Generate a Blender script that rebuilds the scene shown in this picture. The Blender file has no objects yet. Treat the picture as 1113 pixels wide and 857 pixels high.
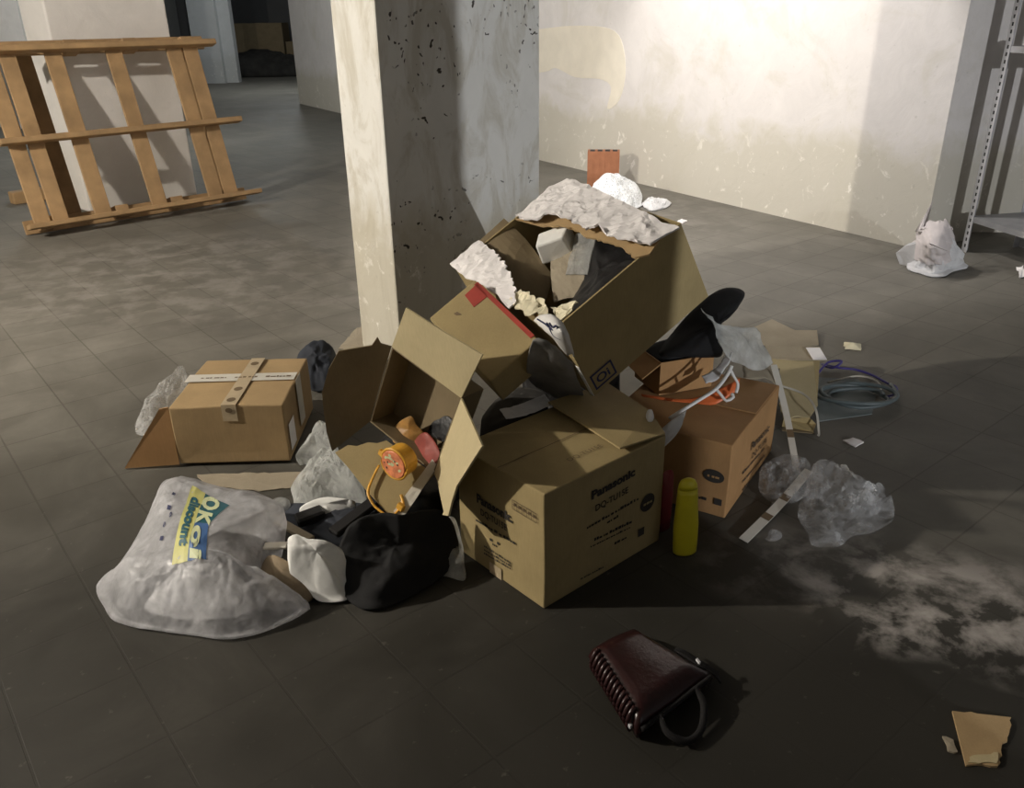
import bpy, bmesh, math, random
from mathutils import Vector, Matrix, noise
from mathutils.bvhtree import BVHTree
random.seed(7)
V = Vector
COL = bpy.context.scene.collection
SC = bpy.context.scene

# ------------------------------------------------------------------ camera model (read off the photograph's vertical vanishing point)
FPX, CH = 900.0, 1.4
dn = V((31, 1972, 900)).normalized()
fw = V((0, 0, 1)); Yc = (fw - dn * fw.dot(dn)).normalized(); Zc = -dn; Xc = Yc.cross(Zc)
ROT = Matrix((Xc, Yc, Zc))                      # image axes (right, down, forward) -> world
CP = V((0, 0, CH))
def ray(px, py): return ROT @ V((px - 556.5, py - 428.5, FPX))
def G(px, py, z=0.0):                           # point of the place at height z
    v = ray(px, py); return CP + v * ((z - CH) / v.z)
def D(px, py, y):                               # point of the place at depth y
    v = ray(px, py); return CP + v * (y / v.y)
class Plane:
    def __init__(s, O, u, v):
        s.O = V(O); s.u = V(u).normalized(); s.n = s.u.cross(V(v)).normalized(); s.v = s.n.cross(s.u)
    def hit(s, px, py, off=0.0):
        r = ray(px, py); O = s.O + s.n * off
        return CP + r * ((O - CP).dot(s.n) / r.dot(s.n))
    def loc(s, px, py):
        p = s.hit(px, py) - s.O; return (p.dot(s.u), p.dot(s.v))
    def at(s, x, y, off=0.0): return s.O + s.u * x + s.v * y + s.n * off

# ------------------------------------------------------------------ materials
def new_mat(name):
    m = bpy.data.materials.new(name); m.use_nodes = True
    nt = m.node_tree; b = nt.nodes['Principled BSDF']; return m, nt, b
def N(nt, t, **k):
    n = nt.nodes.new(t)
    for a, v in k.items():
        if a in n.inputs: n.inputs[a].default_value = v
        else: setattr(n, a, v)
    return n
def ramp(nt, fac, stops):
    r = nt.nodes.new('ShaderNodeValToRGB'); e = r.color_ramp.elements
    while len(e) < len(stops): e.new(0.5)
    for x, (p, c) in zip(e, stops):
        x.position = p; x.color = (c, c, c, 1) if not isinstance(c, tuple) else (*c, 1)
    nt.links.new(fac, r.inputs[0]); return r.outputs[0]
def mixc(nt, fac, a, b, mode='MIX'):
    m = nt.nodes.new('ShaderNodeMix'); m.data_type = 'RGBA'; m.blend_type = mode
    for s, v in ((m.inputs[0], fac), (m.inputs[6], a), (m.inputs[7], b)):
        if hasattr(v, 'links') or hasattr(v, 'is_output'): nt.links.new(v, s)
        elif isinstance(v, tuple): s.default_value = (*v, 1)
        else: s.default_value = v
    return m.outputs[2]
def coords(nt, rot=0.0, scale=(1, 1, 1), kind='Object'):
    tc = nt.nodes.new('ShaderNodeTexCoord'); mp = nt.nodes.new('ShaderNodeMapping')
    mp.inputs['Rotation'].default_value = (0, 0, rot); mp.inputs['Scale'].default_value = scale
    nt.links.new(tc.outputs[kind], mp.inputs[0]); return mp.outputs[0]
def tex(nt, co, scale, detail=4.0, rough=.55, dist=0.0):
    n = N(nt, 'ShaderNodeTexNoise', Scale=scale, Detail=detail, Roughness=rough, Distortion=dist)
    nt.links.new(co, n.inputs['Vector']); return n.outputs['Fac']
def bump(nt, b, h, strength=.3, dist=.01):
    n = N(nt, 'ShaderNodeBump', Strength=strength, Distance=dist)
    nt.links.new(h, n.inputs['Height']); nt.links.new(n.outputs[0], b.inputs['Normal'])
def simple(name, col, rough=.6, var=.12, scale=18, metal=0.0, bs=.15, sheen=0.0):
    m, nt, b = new_mat(name); co = coords(nt)
    t = tex(nt, co, scale)
    lo = tuple(c * (1 - var) for c in col); hi = tuple(min(1, c * (1 + var)) for c in col)
    nt.links.new(ramp(nt, t, [(.3, lo), (.7, hi)]), b.inputs['Base Color'])
    b.inputs['Roughness'].default_value = rough; b.inputs['Metallic'].default_value = metal
    if bs: bump(nt, b, tex(nt, co, scale * 4), bs, .004)
    return m
def cardboard(name, col, stains=.25):
    m, nt, b = new_mat(name); co = coords(nt)
    big = tex(nt, co, 7, 5, .6); fine = tex(nt, coords(nt, 0, (40, 40, 4)), 6, 2)
    c = ramp(nt, big, [(.25, tuple(x * (1 - stains) for x in col)), (.65, tuple(x * 1.06 for x in col))])
    c2 = mixc(nt, .35, c, ramp(nt, fine, [(.3, tuple(x * .86 for x in col)), (.7, tuple(min(1, x * 1.1) for x in col))]))
    nt.links.new(c2, b.inputs['Base Color']); b.inputs['Roughness'].default_value = .8
    b.inputs['Specular IOR Level'].default_value = .25
    bump(nt, b, big, .25, .01); return m
def film(name, col=(.8, .8, .82), alpha=.45, rough=.25, trans=.5, bs=.5, scale=45, spread=.2):
    m, nt, b = new_mat(name); co = coords(nt)
    b.inputs['Base Color'].default_value = (*col, 1); b.inputs['Roughness'].default_value = rough
    out = nt.nodes['Material Output']
    tl = N(nt, 'ShaderNodeBsdfTranslucent', Color=(*col, 1)); tp = N(nt, 'ShaderNodeBsdfTransparent')
    m1 = nt.nodes.new('ShaderNodeMixShader'); m1.inputs[0].default_value = trans
    nt.links.new(b.outputs[0], m1.inputs[1]); nt.links.new(tl.outputs[0], m1.inputs[2])
    m2 = nt.nodes.new('ShaderNodeMixShader')
    t = tex(nt, co, 14, 4, .6, .5)
    a = ramp(nt, t, [(.35, max(0, alpha - spread * .9)), (.7, min(1, alpha + spread))])
    nt.links.new(a, m2.inputs[0]); nt.links.new(tp.outputs[0], m2.inputs[1]); nt.links.new(m1.outputs[0], m2.inputs[2])
    nt.links.new(m2.outputs[0], out.inputs[0])
    bump(nt, b, tex(nt, co, scale, 5, .6, 1.0), bs, .01); return m
def plaster(name, base, stain, flake, kind='wall', worn=1.0):
    m, nt, b = new_mat(name); co = coords(nt)
    big = tex(nt, co, 1.1, 6, .6, .4); mid = tex(nt, co, 4.5, 6, .65, .6); fine = tex(nt, co, 22, 4, .6)
    sep = nt.nodes.new('ShaderNodeSeparateXYZ'); nt.links.new(co, sep.inputs[0])
    # damp line that climbs from the floor, broken up by noise
    ma = N(nt, 'ShaderNodeMath', operation='MULTIPLY_ADD'); nt.links.new(mixc(nt, .45, big, mid), ma.inputs[0]); ma.inputs[1].default_value = -1.0
    nt.links.new(sep.outputs[2], ma.inputs[2])
    damp = ramp(nt, ma.outputs[0], [(.0, .9 * worn), (.18, .0)])
    ma2 = N(nt, 'ShaderNodeMath', operation='MULTIPLY_ADD'); nt.links.new(big, ma2.inputs[0]); ma2.inputs[1].default_value = -.8
    nt.links.new(sep.outputs[2], ma2.inputs[2])
    c = ramp(nt, mid, [(.3, tuple(x * .93 for x in base)), (.7, tuple(min(1, x * 1.03) for x in base))])
    c = mixc(nt, damp, c, stain)
    fl = N(nt, 'ShaderNodeMath', operation='MULTIPLY'); nt.links.new(ramp(nt, tex(nt, co, 8.5, 6, .7, .8), [(.59, 0.0), (.66, 1.0)]), fl.inputs[0])
    nt.links.new(ramp(nt, ma2.outputs[0], [(0.0, 1.0), (.25, 0.0)]), fl.inputs[1])
    blot = ramp(nt, tex(nt, co, 1.7, 7, .68, .8), [(.54, 0.0), (.68, .5 * worn)])
    c = mixc(nt, blot, c, stain)
    c = mixc(nt, fl.outputs[0], c, flake)
    c = mixc(nt, ramp(nt, fine, [(.66, 0.0), (.74, .25 * worn)]), c, tuple(x * .55 for x in stain))
    nt.links.new(c, b.inputs['Base Color']); b.inputs['Roughness'].default_value = .9
    bump(nt, b, mid, .25, .02); return m, nt, b, c, co

M = {}
M['card'] = cardboard('cardboard brown', (.43, .30, .155))
M['card_warm'] = cardboard('cardboard warm', (.42, .24, .105))
M['card_olive'] = cardboard('cardboard olive', (.38, .295, .145))
M['card_pale'] = cardboard('cardboard pale inside', (.50, .42, .25), .12)  # pale card, also stands in for lit card on the tipped carton
M['card_dark'] = cardboard('cardboard dark', (.22, .17, .10))  # dark card, also stands in for shaded card on the tipped carton
M['card_grey'] = cardboard('cardboard greyed by dust', (.36, .31, .23))
M['paper'] = simple('torn white paper', (.88, .85, .85), .85, .12, 9)
M['paper_cream'] = simple('torn cream paper', (.80, .74, .54), .85, .15, 20)
M['ink'] = simple('black print', (.035, .03, .025), .8, .1, 20, bs=0)
M['ink_soft'] = simple('faded print', (.16, .11, .06), .8, .1, 20, bs=0)
M['ink_blue'] = simple('navy print', (.03, .035, .10), .8, .1, 20, bs=0)
M['ink_red'] = simple('red print', (.38, .045, .03), .75, .2, 15, bs=0)
M['tape'] = simple('white tape', (.66, .63, .56), .4, .06, 20, bs=.05)
M['tape_clear'] = simple('buff tape', (.50, .40, .26), .35, .1, 20, bs=.05)
M['black_cloth'] = simple('black cloth', (.012, .012, .013), .75, .3, 14)
M['black_plastic'] = simple('black plastic', (.010, .010, .011), .42, .3, 14, bs=.4)
M['black_bag'] = simple('dull black fabric', (.006, .006, .0065), .9, .3, 14)
M['navy_cloth'] = simple('navy cloth', (.025, .03, .042), .8, .3, 14)
M['foam'] = simple('white foam', (.88, .88, .85), .8, .04, 30)
M['white_plastic'] = simple('white plastic', (.78, .77, .75), .45, .04, 20, bs=.03)
M['bag_white'] = film('white carrier film', (.86, .86, .89), .62, .28, .45, .5, 30)
M['film'] = film('clear film', (.88, .89, .90), .10, .07, .2, 1.0, 34, .34)
M['film_milky'] = film('milky film', (.86, .88, .86), .5, .2, .45, .6, 40)
M['film_bubble'] = film('bubble film', (.85, .86, .86), .3, .1, .3, .8, 40, .3)
M['film_grey'] = film('thin grey film', (.62, .63, .62), .55, .25, .4, .5, 40)
M['tissue'] = simple('white tissue', (.70, .70, .71), .9, .08, 15)
def speckle():
    m, nt, b = new_mat('speckled white film'); co = coords(nt); v = N(nt, 'ShaderNodeTexVoronoi', Scale=55.0, Randomness=.6); nt.links.new(co, v.inputs['Vector'])
    nt.links.new(ramp(nt, v.outputs['Distance'], [(.22, (.30, .32, .33)), (.30, (.80, .82, .83))]), b.inputs['Base Color']); b.inputs['Roughness'].default_value = .45; return m
M['speckled'] = speckle()
M['tissue_pink'] = simple('pinkish tissue', (.74, .68, .67), .9, .08, 15)
M['orange'] = simple('orange plastic', (.75, .17, .05), .4, .15, 20)
M['salmon'] = simple('salmon patterned', (.82, .26, .12), .45, .35, 60)
M['gold'] = simple('golden yellow', (.72, .38, .05), .35, .2, 20)
M['amber'] = simple('amber packet', (.36, .19, .05), .5, .4, 25)
M['maroon_bag'] = simple('dark red cloth', (.25, .035, .02), .6, .3, 15)
M['leather'] = simple('maroon leather', (.026, .008, .008), .28, .2, 20, bs=.25)
M['leather_dark'] = simple('dark leather', (.004, .003, .003), .9, .2, 20, bs=.25)
M['yellow'] = simple('yellow plastic', (.72, .63, .03), .35, .08, 10, bs=.03)
M['red'] = simple('red plastic', (.16, .01, .015), .5, .1, 10)
M['wood'] = simple('pallet wood', (.40, .255, .125), .7, .22, 6, bs=.3)
M['wood_dark'] = simple('dark wood', (.30, .19, .09), .8, .25, 6, bs=.3)
M['brick'] = simple('terracotta', (.36, .15, .075), .85, .12, 14, bs=.3)
M['hose'] = simple('blue grey hose', (.10, .125, .13), .5, .1, 20, bs=0)
M['violet'] = simple('violet wire', (.06, .045, .22), .5, .1, 20, bs=0)
M['wire_pale'] = simple('pale cord', (.5, .47, .40), .6, .1, 20, bs=0)
M['grey_sheet'] = simple('grey sheet', (.17, .20, .20), .6, .12, 10)
M['pouch'] = simple('taupe cloth', (.25, .19, .12), .85, .2, 18)
M['logo_yellow'] = simple('bag print yellow', (.60, .58, .20), .5, .08, 20, bs=0)
M['logo_teal'] = simple('bag print teal', (.02, .11, .14), .5, .1, 20, bs=0)
M['logo_blue'] = simple('bag print blue', (.06, .14, .33), .5, .1, 20, bs=0)
M['logo_cream'] = simple('bag print cream', (.66, .70, .42), .5, .05, 20, bs=0)
M['sack_grey'] = simple('grey sack', (.22, .215, .21), .6, .3, 12, bs=.4)
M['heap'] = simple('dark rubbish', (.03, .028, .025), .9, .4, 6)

# galvanised steel with dirt
M['steel'] = simple('grey shelf steel', (.34, .34, .35), .5, .15, 8, .3, .1)
M['steel_white'] = simple('pale shelf steel', (.55, .55, .57), .45, .12, 10, .1, .1)
M['hole'] = simple('post slot', (.03, .03, .03), .9, .1, 10, bs=0)

def floor_mat():
    m, nt, b = new_mat('worn cement tiles'); co = coords(nt, math.radians(-39))
    br = N(nt, 'ShaderNodeTexBrick', offset=0.0, squash=1.0)
    br.inputs['Scale'].default_value = 1.0; br.inputs['Brick Width'].default_value = .25; br.inputs['Row Height'].default_value = .25
    br.inputs['Mortar Size'].default_value = .0035; br.inputs['Mortar Smooth'].default_value = .35
    br.inputs['Color1'].default_value = (.93, .93, .93, 1); br.inputs['Color2'].default_value = (1.05, 1.05, 1.05, 1); br.inputs['Mortar'].default_value = (.70, .69, .68, 1)
    nt.links.new(co, br.inputs['Vector'])
    co2 = coords(nt)
    big = tex(nt, co2, .55, 6, .62, .3); mid = tex(nt, co2, 2.3, 7, .68, .7); fine = tex(nt, co2, 26, 5, .65)
    c = ramp(nt, big, [(.3, (.125, .117, .098)), (.7, (.235, .222, .19))])
    c = mixc(nt, .5, c, ramp(nt, mid, [(.3, (.10, .092, .076)), (.72, (.31, .292, .255))]))
    c = mixc(nt, .9, c, br.outputs['Color'], 'MULTIPLY')
    # darker tone over the near part of the floor, chalky patches on the right
    sep = nt.nodes.new('ShaderNodeSeparateXYZ'); nt.links.new(co2, sep.inputs[0])
    def blob(cx, cy, rx, ry, soft=1.0):
        mp = nt.nodes.new('ShaderNodeMapping'); mp.inputs['Location'].default_value = (-cx / rx, -cy / ry, 0); mp.inputs['Scale'].default_value = (1 / rx, 1 / ry, 0)
        nt.links.new(co2, mp.inputs[0])
        ln = N(nt, 'ShaderNodeVectorMath', operation='LENGTH'); nt.links.new(mp.outputs[0], ln.inputs[0])
        return ramp(nt, ln.outputs['Value'], [(.35, 1.0), (1.0, 0.0)])
    def mul(a, bb):
        n = N(nt, 'ShaderNodeMath', operation='MULTIPLY', use_clamp=True); nt.links.new(a, n.inputs[0])
        if isinstance(bb, float): n.inputs[1].default_value = bb
        else: nt.links.new(bb, n.inputs[1])
        return n.outputs[0]
    mottle = ramp(nt, mid, [(.25, 1.0), (.8, .78)])
    c = mixc(nt, mul(blob(-.6, .9, 3.4, 2.9), mottle), c, (.025, .023, .018))
    c = mixc(nt, mul(blob(.9, 1.2, 1.7, .9), mottle), c, (.023, .021, .016))
    chalk = tex(nt, co2, 5.2, 6, .62, .25)
    for (cx, cy, rx, ry, s) in ((1.12, 1.74, .40, .26, .9), (.85, 1.9, .4, .25, .5), (1.28, 1.56, .3, .2, .85), (.98, 1.62, .25, .12, .8), (-2.2, 5.2, 1.5, .9, .45), (-1.9, 4.4, 1.6, .6, .35), (.8, 6.3, 1.2, 1.4, .25)):
        c = mixc(nt, mul(mul(blob(cx, cy, rx, ry), ramp(nt, chalk, [(.46, 0.0), (.62, 1.0)])), s), c, (.42, .385, .35))
    c = mixc(nt, ramp(nt, fine, [(.64, 0.0), (.76, .35)]), c, (.24, .22, .19))
    nt.links.new(c, b.inputs['Base Color'])
    nt.links.new(ramp(nt, mid, [(.3, .55), (.7, .85)]), b.inputs['Roughness'])
    b.inputs['Specular IOR Level'].default_value = .3
    bump(nt, b, mixc(nt, .5, br.outputs['Color'], ramp(nt, mid, [(0.0, 0.0), (1.0, 1.0)])), .3, .01)
    return m
M['floor'] = floor_mat()

def wall_mat():
    m, nt, b, c, co = plaster('lime plaster wall', (.78, .745, .72), (.60, .565, .47), (.86, .82, .74), worn=.9)
    return m
M['plaster'] = wall_mat()
M['plaster_patch'] = simple('fresh plaster patch', (.84, .78, .66), .9, .05, 6)
def pillar_mat():
    m, nt, b, c, co = plaster('chipped pillar paint', (.80, .79, .75), (.58, .54, .44), (.84, .81, .74))
    vor = N(nt, 'ShaderNodeTexVoronoi', Scale=22.0, Randomness=1.0)
    warp = N(nt, 'ShaderNodeTexNoise', Scale=11.0, Detail=3.0); nt.links.new(co, warp.inputs['Vector'])
    wv = N(nt, 'ShaderNodeVectorMath', operation='MULTIPLY_ADD'); nt.links.new(warp.outputs['Color'], wv.inputs[0])
    wv.inputs[1].default_value = (.16, .16, .16); nt.links.new(co, wv.inputs[2]); nt.links.new(wv.outputs[0], vor.inputs['Vector'])
    pits = ramp(nt, vor.outputs['Distance'], [(.15, 1.0), (.20, 0.0)])
    patch = ramp(nt, tex(nt, co, 2.6, 3, .5), [(.46, 0.0), (.56, 1.0)])
    # pits only on the face that points to the right
    geo = nt.nodes.new('ShaderNodeNewGeometry'); dp = N(nt, 'ShaderNodeVectorMath', operation='DOT_PRODUCT')
    nt.links.new(geo.outputs['True Normal'], dp.inputs[0]); dp.inputs[1].default_value = (.748, -.663, 0)
    f = N(nt, 'ShaderNodeMath', operation='MULTIPLY'); nt.links.new(pits, f.inputs[0]); nt.links.new(patch, f.inputs[1])
    f2 = N(nt, 'ShaderNodeMath', operation='MULTIPLY'); nt.links.new(f.outputs[0], f2.inputs[0]); nt.links.new(ramp(nt, dp.outputs['Value'], [(.8, 0.0), (.9, 1.0)]), f2.inputs[1])
    st = ramp(nt, tex(nt, coords(nt, 0, (5.5, 5.5, 2.2)), 1.1, 6, .65, .9), [(.49, 0.0), (.62, .6)])
    c = mixc(nt, st, c, (.52, .48, .39))
    c2 = mixc(nt, f2.outputs[0], c, (.055, .045, .035))
    nt.links.new(c2, b.inputs['Base Color']); return m
M['pillar'] = pillar_mat()
M['pillar_white'] = plaster('whitewashed pillar', (.84, .81, .78), (.66, .62, .56), (.8, .76, .7), worn=.5)[0]
M['wall_grey'] = plaster('grey back wall', (.46, .47, .47), (.34, .34, .32), (.6, .6, .57), worn=.5)[0]
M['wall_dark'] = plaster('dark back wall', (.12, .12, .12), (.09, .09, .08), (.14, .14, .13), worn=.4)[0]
M['ceiling'] = simple('ceiling', (.22, .21, .2), .9, .05, 3)

# ------------------------------------------------------------------ mesh helpers
ORIG = {}
def link(name, bm, mat, parent=None, smooth=False, flip=True):
    me = bpy.data.meshes.new(name)
    if flip: bmesh.ops.recalc_face_normals(bm, faces=bm.faces)
    off = V((0, 0, 0))
    p = parent
    if p is not None: off = ORIG.get(p.name, V((0, 0, 0)))
    for v in bm.verts: v.co -= off
    bm.to_mesh(me); bm.free()
    if smooth:
        for f in me.polygons: f.use_smooth = True
    mats = mat if isinstance(mat, (list, tuple)) else [mat]
    for x in mats: me.materials.append(x)
    o = bpy.data.objects.new(name, me); COL.objects.link(o)
    if p is not None:
        o.parent = p; ORIG[o.name] = off
    return o
def tag(o, label=None, cat=None, group=None, kind=None):
    for k, v in (('label', label), ('category', cat), ('group', group), ('kind', kind)):
        if v: o[k] = v
    return o
def thing(name, label, cat, loc, group=None):
    o = bpy.data.objects.new(name, None); COL.objects.link(o); o.location = loc; o.empty_display_size = .05
    ORIG[o.name] = V(loc); return tag(o, label, cat, group)
def struct(name, bm, mat, label=None, cat=None, smooth=False):
    return tag(link(name, bm, mat, None, smooth), label, cat, None, 'structure')

def add_hex(bm, c8):
    vs = [bm.verts.new(c) for c in c8]
    for f in ((0, 1, 2, 3), (7, 6, 5, 4), (0, 4, 5, 1), (1, 5, 6, 2), (2, 6, 7, 3), (3, 7, 4, 0)):
        bm.faces.new([vs[i] for i in f])
    return vs
def add_obox(bm, O, u, v, w, x0=0, x1=1, y0=0, y1=1, z0=0, z1=1):
    P = lambda a, b, c: V(O) + V(u) * a + V(v) * b + V(w) * c
    return add_hex(bm, [P(x0, y0, z0), P(x1, y0, z0), P(x1, y1, z0), P(x0, y1, z0), P(x0, y0, z1), P(x1, y0, z1), P(x1, y1, z1), P(x0, y1, z1)])
def add_prism(bm, foot, z0, z1):
    n = len(foot); a = [bm.verts.new((p[0], p[1], z0)) for p in foot]; b = [bm.verts.new((p[0], p[1], z1)) for p in foot]
    bm.faces.new(a[::-1]); bm.faces.new(b)
    for i in range(n): bm.faces.new([a[i], a[(i + 1) % n], b[(i + 1) % n], b[i]])
def bevel(bm, w, seg=2):
    bmesh.ops.bevel(bm, geom=list(bm.edges), offset=w, segments=seg, profile=.5, affect='EDGES')
def add_slab(bm, pts, th=.005, nrm=None):
    """flat panel with outline pts and thickness th (extruded away from the eye side)"""
    pts = [V(p) for p in pts]
    n = V((0, 0, 0)); c = sum(pts, V((0, 0, 0))) / len(pts)
    for i in range(len(pts)): n += (pts[i] - c).cross(pts[(i + 1) % len(pts)] - c)
    n.normalize()
    if nrm is None: nrm = V((0, 0, CH)) - c
    if n.dot(nrm) < 0: n = -n
    a = [bm.verts.new(p) for p in pts]; b = [bm.verts.new(p - n * th) for p in pts]
    bm.faces.new(a); bm.faces.new(b[::-1])
    for i in range(len(pts)): bm.faces.new([a[i], b[i], b[(i + 1) % len(pts)], a[(i + 1) % len(pts)]])
def rumple(bm, cuts=2, amp=.006, sc=16, seed=0):
    bmesh.ops.triangulate(bm, faces=[f for f in bm.faces if len(f.verts) > 4])
    for _ in range(cuts): bmesh.ops.subdivide_edges(bm, edges=[e for e in bm.edges if e.calc_length() > .018], cuts=1); bmesh.ops.triangulate(bm, faces=[f for f in bm.faces if len(f.verts) > 4])
    sd = V((seed, seed * 3, seed * 7))
    for v in bm.verts: v.co += V((0, -.3, 1)) * (amp * crn(v.co + sd, sc, 3))
def torn(pts, edges, amp=.006, step=.012, seed=0):
    """break the listed outline edges into a ragged tear"""
    r = random.Random(seed); out = []
    for i in range(len(pts)):
        a, b = V(pts[i]), V(pts[(i + 1) % len(pts)]); out.append(a)
        if i in edges:
            n = max(2, int((b - a).length / step)); d = (b - a).normalized()
            s = d.orthogonal().normalized()
            c = sum((V(p) for p in pts), V((0, 0, 0))) / len(pts)
            s = (c - (a + b) / 2); s -= d * s.dot(d); s.normalize()
            for k in range(1, n): out.append(a + (b - a) * ((k + r.uniform(-.3, .3)) / n) + s * r.uniform(-amp, amp))
    return out
def crn(p, s, oc=4):
    t, a, w = 0, 1, 0
    for k in range(oc):
        t += a * (1 - 2 * abs(noise.noise(V(p) * s + V((k * 7.3, k * 3.1, k)))));  w += a
        a *= .55; s *= 2.05
    return t / w
def catmull(pts, n, closed=True):
    L = len(pts); out = []
    seg = L if closed else L - 1
    for i in range(seg):
        if closed: p0, p1, p2, p3 = pts[i - 1], pts[i], pts[(i + 1) % L], pts[(i + 2) % L]
        else: p0, p1, p2, p3 = pts[max(0, i - 1)], pts[i], pts[i + 1], pts[min(L - 1, i + 2)]
        for k in range(n):
            t = k / n; t2 = t * t; t3 = t2 * t
            out.append(.5 * ((2 * p1) + (p2 - p0) * t + (2 * p0 - 5 * p1 + 4 * p2 - p3) * t2 + (3 * p1 - p0 - 3 * p2 + p3) * t3))
    if not closed: out.append(V(pts[-1]))
    return out
def drape(outline, bulge=.06, amp=.012, sc=14, zf=0.0, rings=16, per=6, power=2.0, center=None, seed=0, skirt=True, oc=4, inset=.04, amp2=0.0, sc2=30, calm=None):
    """a limp heap: rim follows outline, middle swells up by bulge, creased all over, closed down to height zf"""
    O = catmull([V(p) for p in outline], per); n = len(O)
    c = sum(O, V((0, 0, 0))) / n
    if center is not None: c = V(center)
    sd = V((seed * 3.7, seed * 1.9, seed * .7))
    bm = bmesh.new(); rows = []
    for k in range(rings):
        r = 1 - k / rings
        row = []
        for p in O:
            q = c + (p - c) * r
            lift = bulge * (1 - r ** power)
            e = min(1, (1 - r) * 4 + .25)
            h = crn(q + sd, sc, oc)
            if calm: e *= .18 + .82 * min(1, max(0, ((q - V(calm[0])).xy.length - calm[1] * .6) / (calm[1] * .4)))
            if amp2: h2 = crn(q + sd * 2, sc2, 3); lift += amp2 * h2 * e
            q = q + V((0, 0, lift + amp * h * e))
            rd = (p - c); rd.z = 0
            if rd.length > 1e-6: q += rd.normalized() * (amp * .6 * noise.noise((q + sd) * sc * 1.3) * (1 if r < .99 else .5))
            if q.z < zf + .002: q.z = zf + .002
            row.append(bm.verts.new(q))
        rows.append(row)
    top = bm.verts.new(c + V((0, 0, bulge + amp * crn(c + sd, sc, oc))))
    for k in range(rings - 1):
        for i in range(n):
            j = (i + 1) % n; bm.faces.new([rows[k][i], rows[k][j], rows[k + 1][j], rows[k + 1][i]])
    for i in range(n): bm.faces.new([rows[-1][i], rows[-1][(i + 1) % n], top])
    if skirt:
        prev = rows[0]
        for kk in (1, 2, 3):
            t = kk / 3; row = []
            for i, p in enumerate(O):
                a = rows[0][i].co; q = a + (c - a) * (inset * t); q.z = a.z + (zf - a.z) * t
                w = math.sin(t * math.pi); d = (p - c); d.z = 0
                if d.length > 1e-6: q += d.normalized() * amp * w * (.6 + .8 * noise.noise((q + sd) * sc))
                row.append(bm.verts.new(q))
            for i in range(n):
                j = (i + 1) % n; bm.faces.new([prev[j], prev[i], row[i], row[j]])
            prev = row
        bm.faces.new(prev)
    return bm
def sheet(corners, nu=14, nv=14, amp=.01, sc=18, th=.0015, seed=0, bend=None, oc=3):
    """a thin crumpled sheet spanned by 4 corners (or rows of control points)"""
    rowsP = corners if isinstance(corners[0], (list, tuple)) and isinstance(corners[0][0], Vector) else [[corners[0], corners[1]], [corners[3], corners[2]]]
    cr = []
    for r in rowsP:
        r = [V(p) for p in r]
        if len(r) == 2: cr.append([r[0].lerp(r[1], k / nu) for k in range(nu + 1)])
        else:
            q = catmull(r, max(1, nu // (len(r) - 1)), False); cr.append(q)
    m = len(cr[0]); grid = []
    for i in range(m):
        colp = [r[i] for r in cr]
        if len(colp) == 2: grid.append([colp[0].lerp(colp[1], k / nv) for k in range(nv + 1)])
        else: grid.append(catmull(colp, max(1, nv // (len(colp) - 1)), False))
    bm = bmesh.new(); sd = V((seed * 2.3, seed, seed * 4.1))
    a, b = grid[0][-1] - grid[0][0], grid[-1][0] - grid[0][0]; n = a.cross(b).normalized()
    vs = [[bm.verts.new(p + n * (amp * crn(p + sd, sc, oc))) for p in col] for col in grid]
    for i in range(len(vs) - 1):
        for j in range(len(vs[0]) - 1): bm.faces.new([vs[i][j], vs[i + 1][j], vs[i + 1][j + 1], vs[i][j + 1]])
    bmesh.ops.recalc_face_normals(bm, faces=bm.faces)
    bmesh.ops.solidify(bm, geom=list(bm.faces), thickness=th)
    return bm
def add_tube(bm, path, r, seg=8, smooth_n=6, closed=False, flat=None):
    P = catmull([V(p) for p in path], smooth_n, closed) if smooth_n > 1 else [V(p) for p in path]
    rings = []; n = len(P)
    up = V((0, 0, 1))
    for i, p in enumerate(P):
        t = (P[(i + 1) % n] - P[i - 1]) if closed else (P[min(n - 1, i + 1)] - P[max(0, i - 1)])
        t.normalize()
        s = t.cross(up)
        if s.length < .05: s = t.cross(V((1, 0, 0)))
        s.normalize(); w = s.cross(t)
        rr = r[i * (len(r) - 1) // max(1, n - 1)] if isinstance(r, (list, tuple)) else r
        ax, ay = (rr, rr) if flat is None else (rr, rr * flat)
        rings.append([bm.verts.new(p + s * (ax * math.cos(2 * math.pi * k / seg)) + w * (ay * math.sin(2 * math.pi * k / seg))) for k in range(seg)])
    m = n if closed else n - 1
    for i in range(m):
        a, b = rings[i], rings[(i + 1) % n]
        for k in range(seg): bm.faces.new([a[k], a[(k + 1) % seg], b[(k + 1) % seg], b[k]])
    if not closed: bm.faces.new(rings[0][::-1]); bm.faces.new(rings[-1])
def add_ellipse(bm, pl, cx, cy, rx, ry, off=.001, n=28, ang=0.0):
    vs = []
    for k in range(n):
        a = 2 * math.pi * k / n; x, y = rx * math.cos(a), ry * math.sin(a)
        vs.append(bm.verts.new(pl.at(cx + x * math.cos(ang) - y * math.sin(ang), cy + x * math.sin(ang) + y * math.cos(ang), off)))
    bm.faces.new(vs)
def add_rect(bm, pl, x0, y0, x1, y1, off=.001):
    bm.faces.new([bm.verts.new(pl.at(*c, off)) for c in ((x0, y0), (x1, y0), (x1, y1), (x0, y1))])
def text_mesh(s, bold=.0):
    c = bpy.data.curves.new('lettering', 'FONT'); c.body = s; c.size = 1.0; c.offset = bold; c.resolution_u = 3
    o = bpy.data.objects.new('lettering', c); COL.objects.link(o)
    bpy.context.view_layer.update()
    me = bpy.data.meshes.new_from_object(o.evaluated_get(bpy.context.evaluated_depsgraph_get()))
    vs = [v.co.copy() for v in me.vertices]; fs = [tuple(p.vertices) for p in me.polygons]
    bpy.data.objects.remove(o); bpy.data.curves.remove(c); bpy.data.meshes.remove(me)
    return vs, fs
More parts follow.
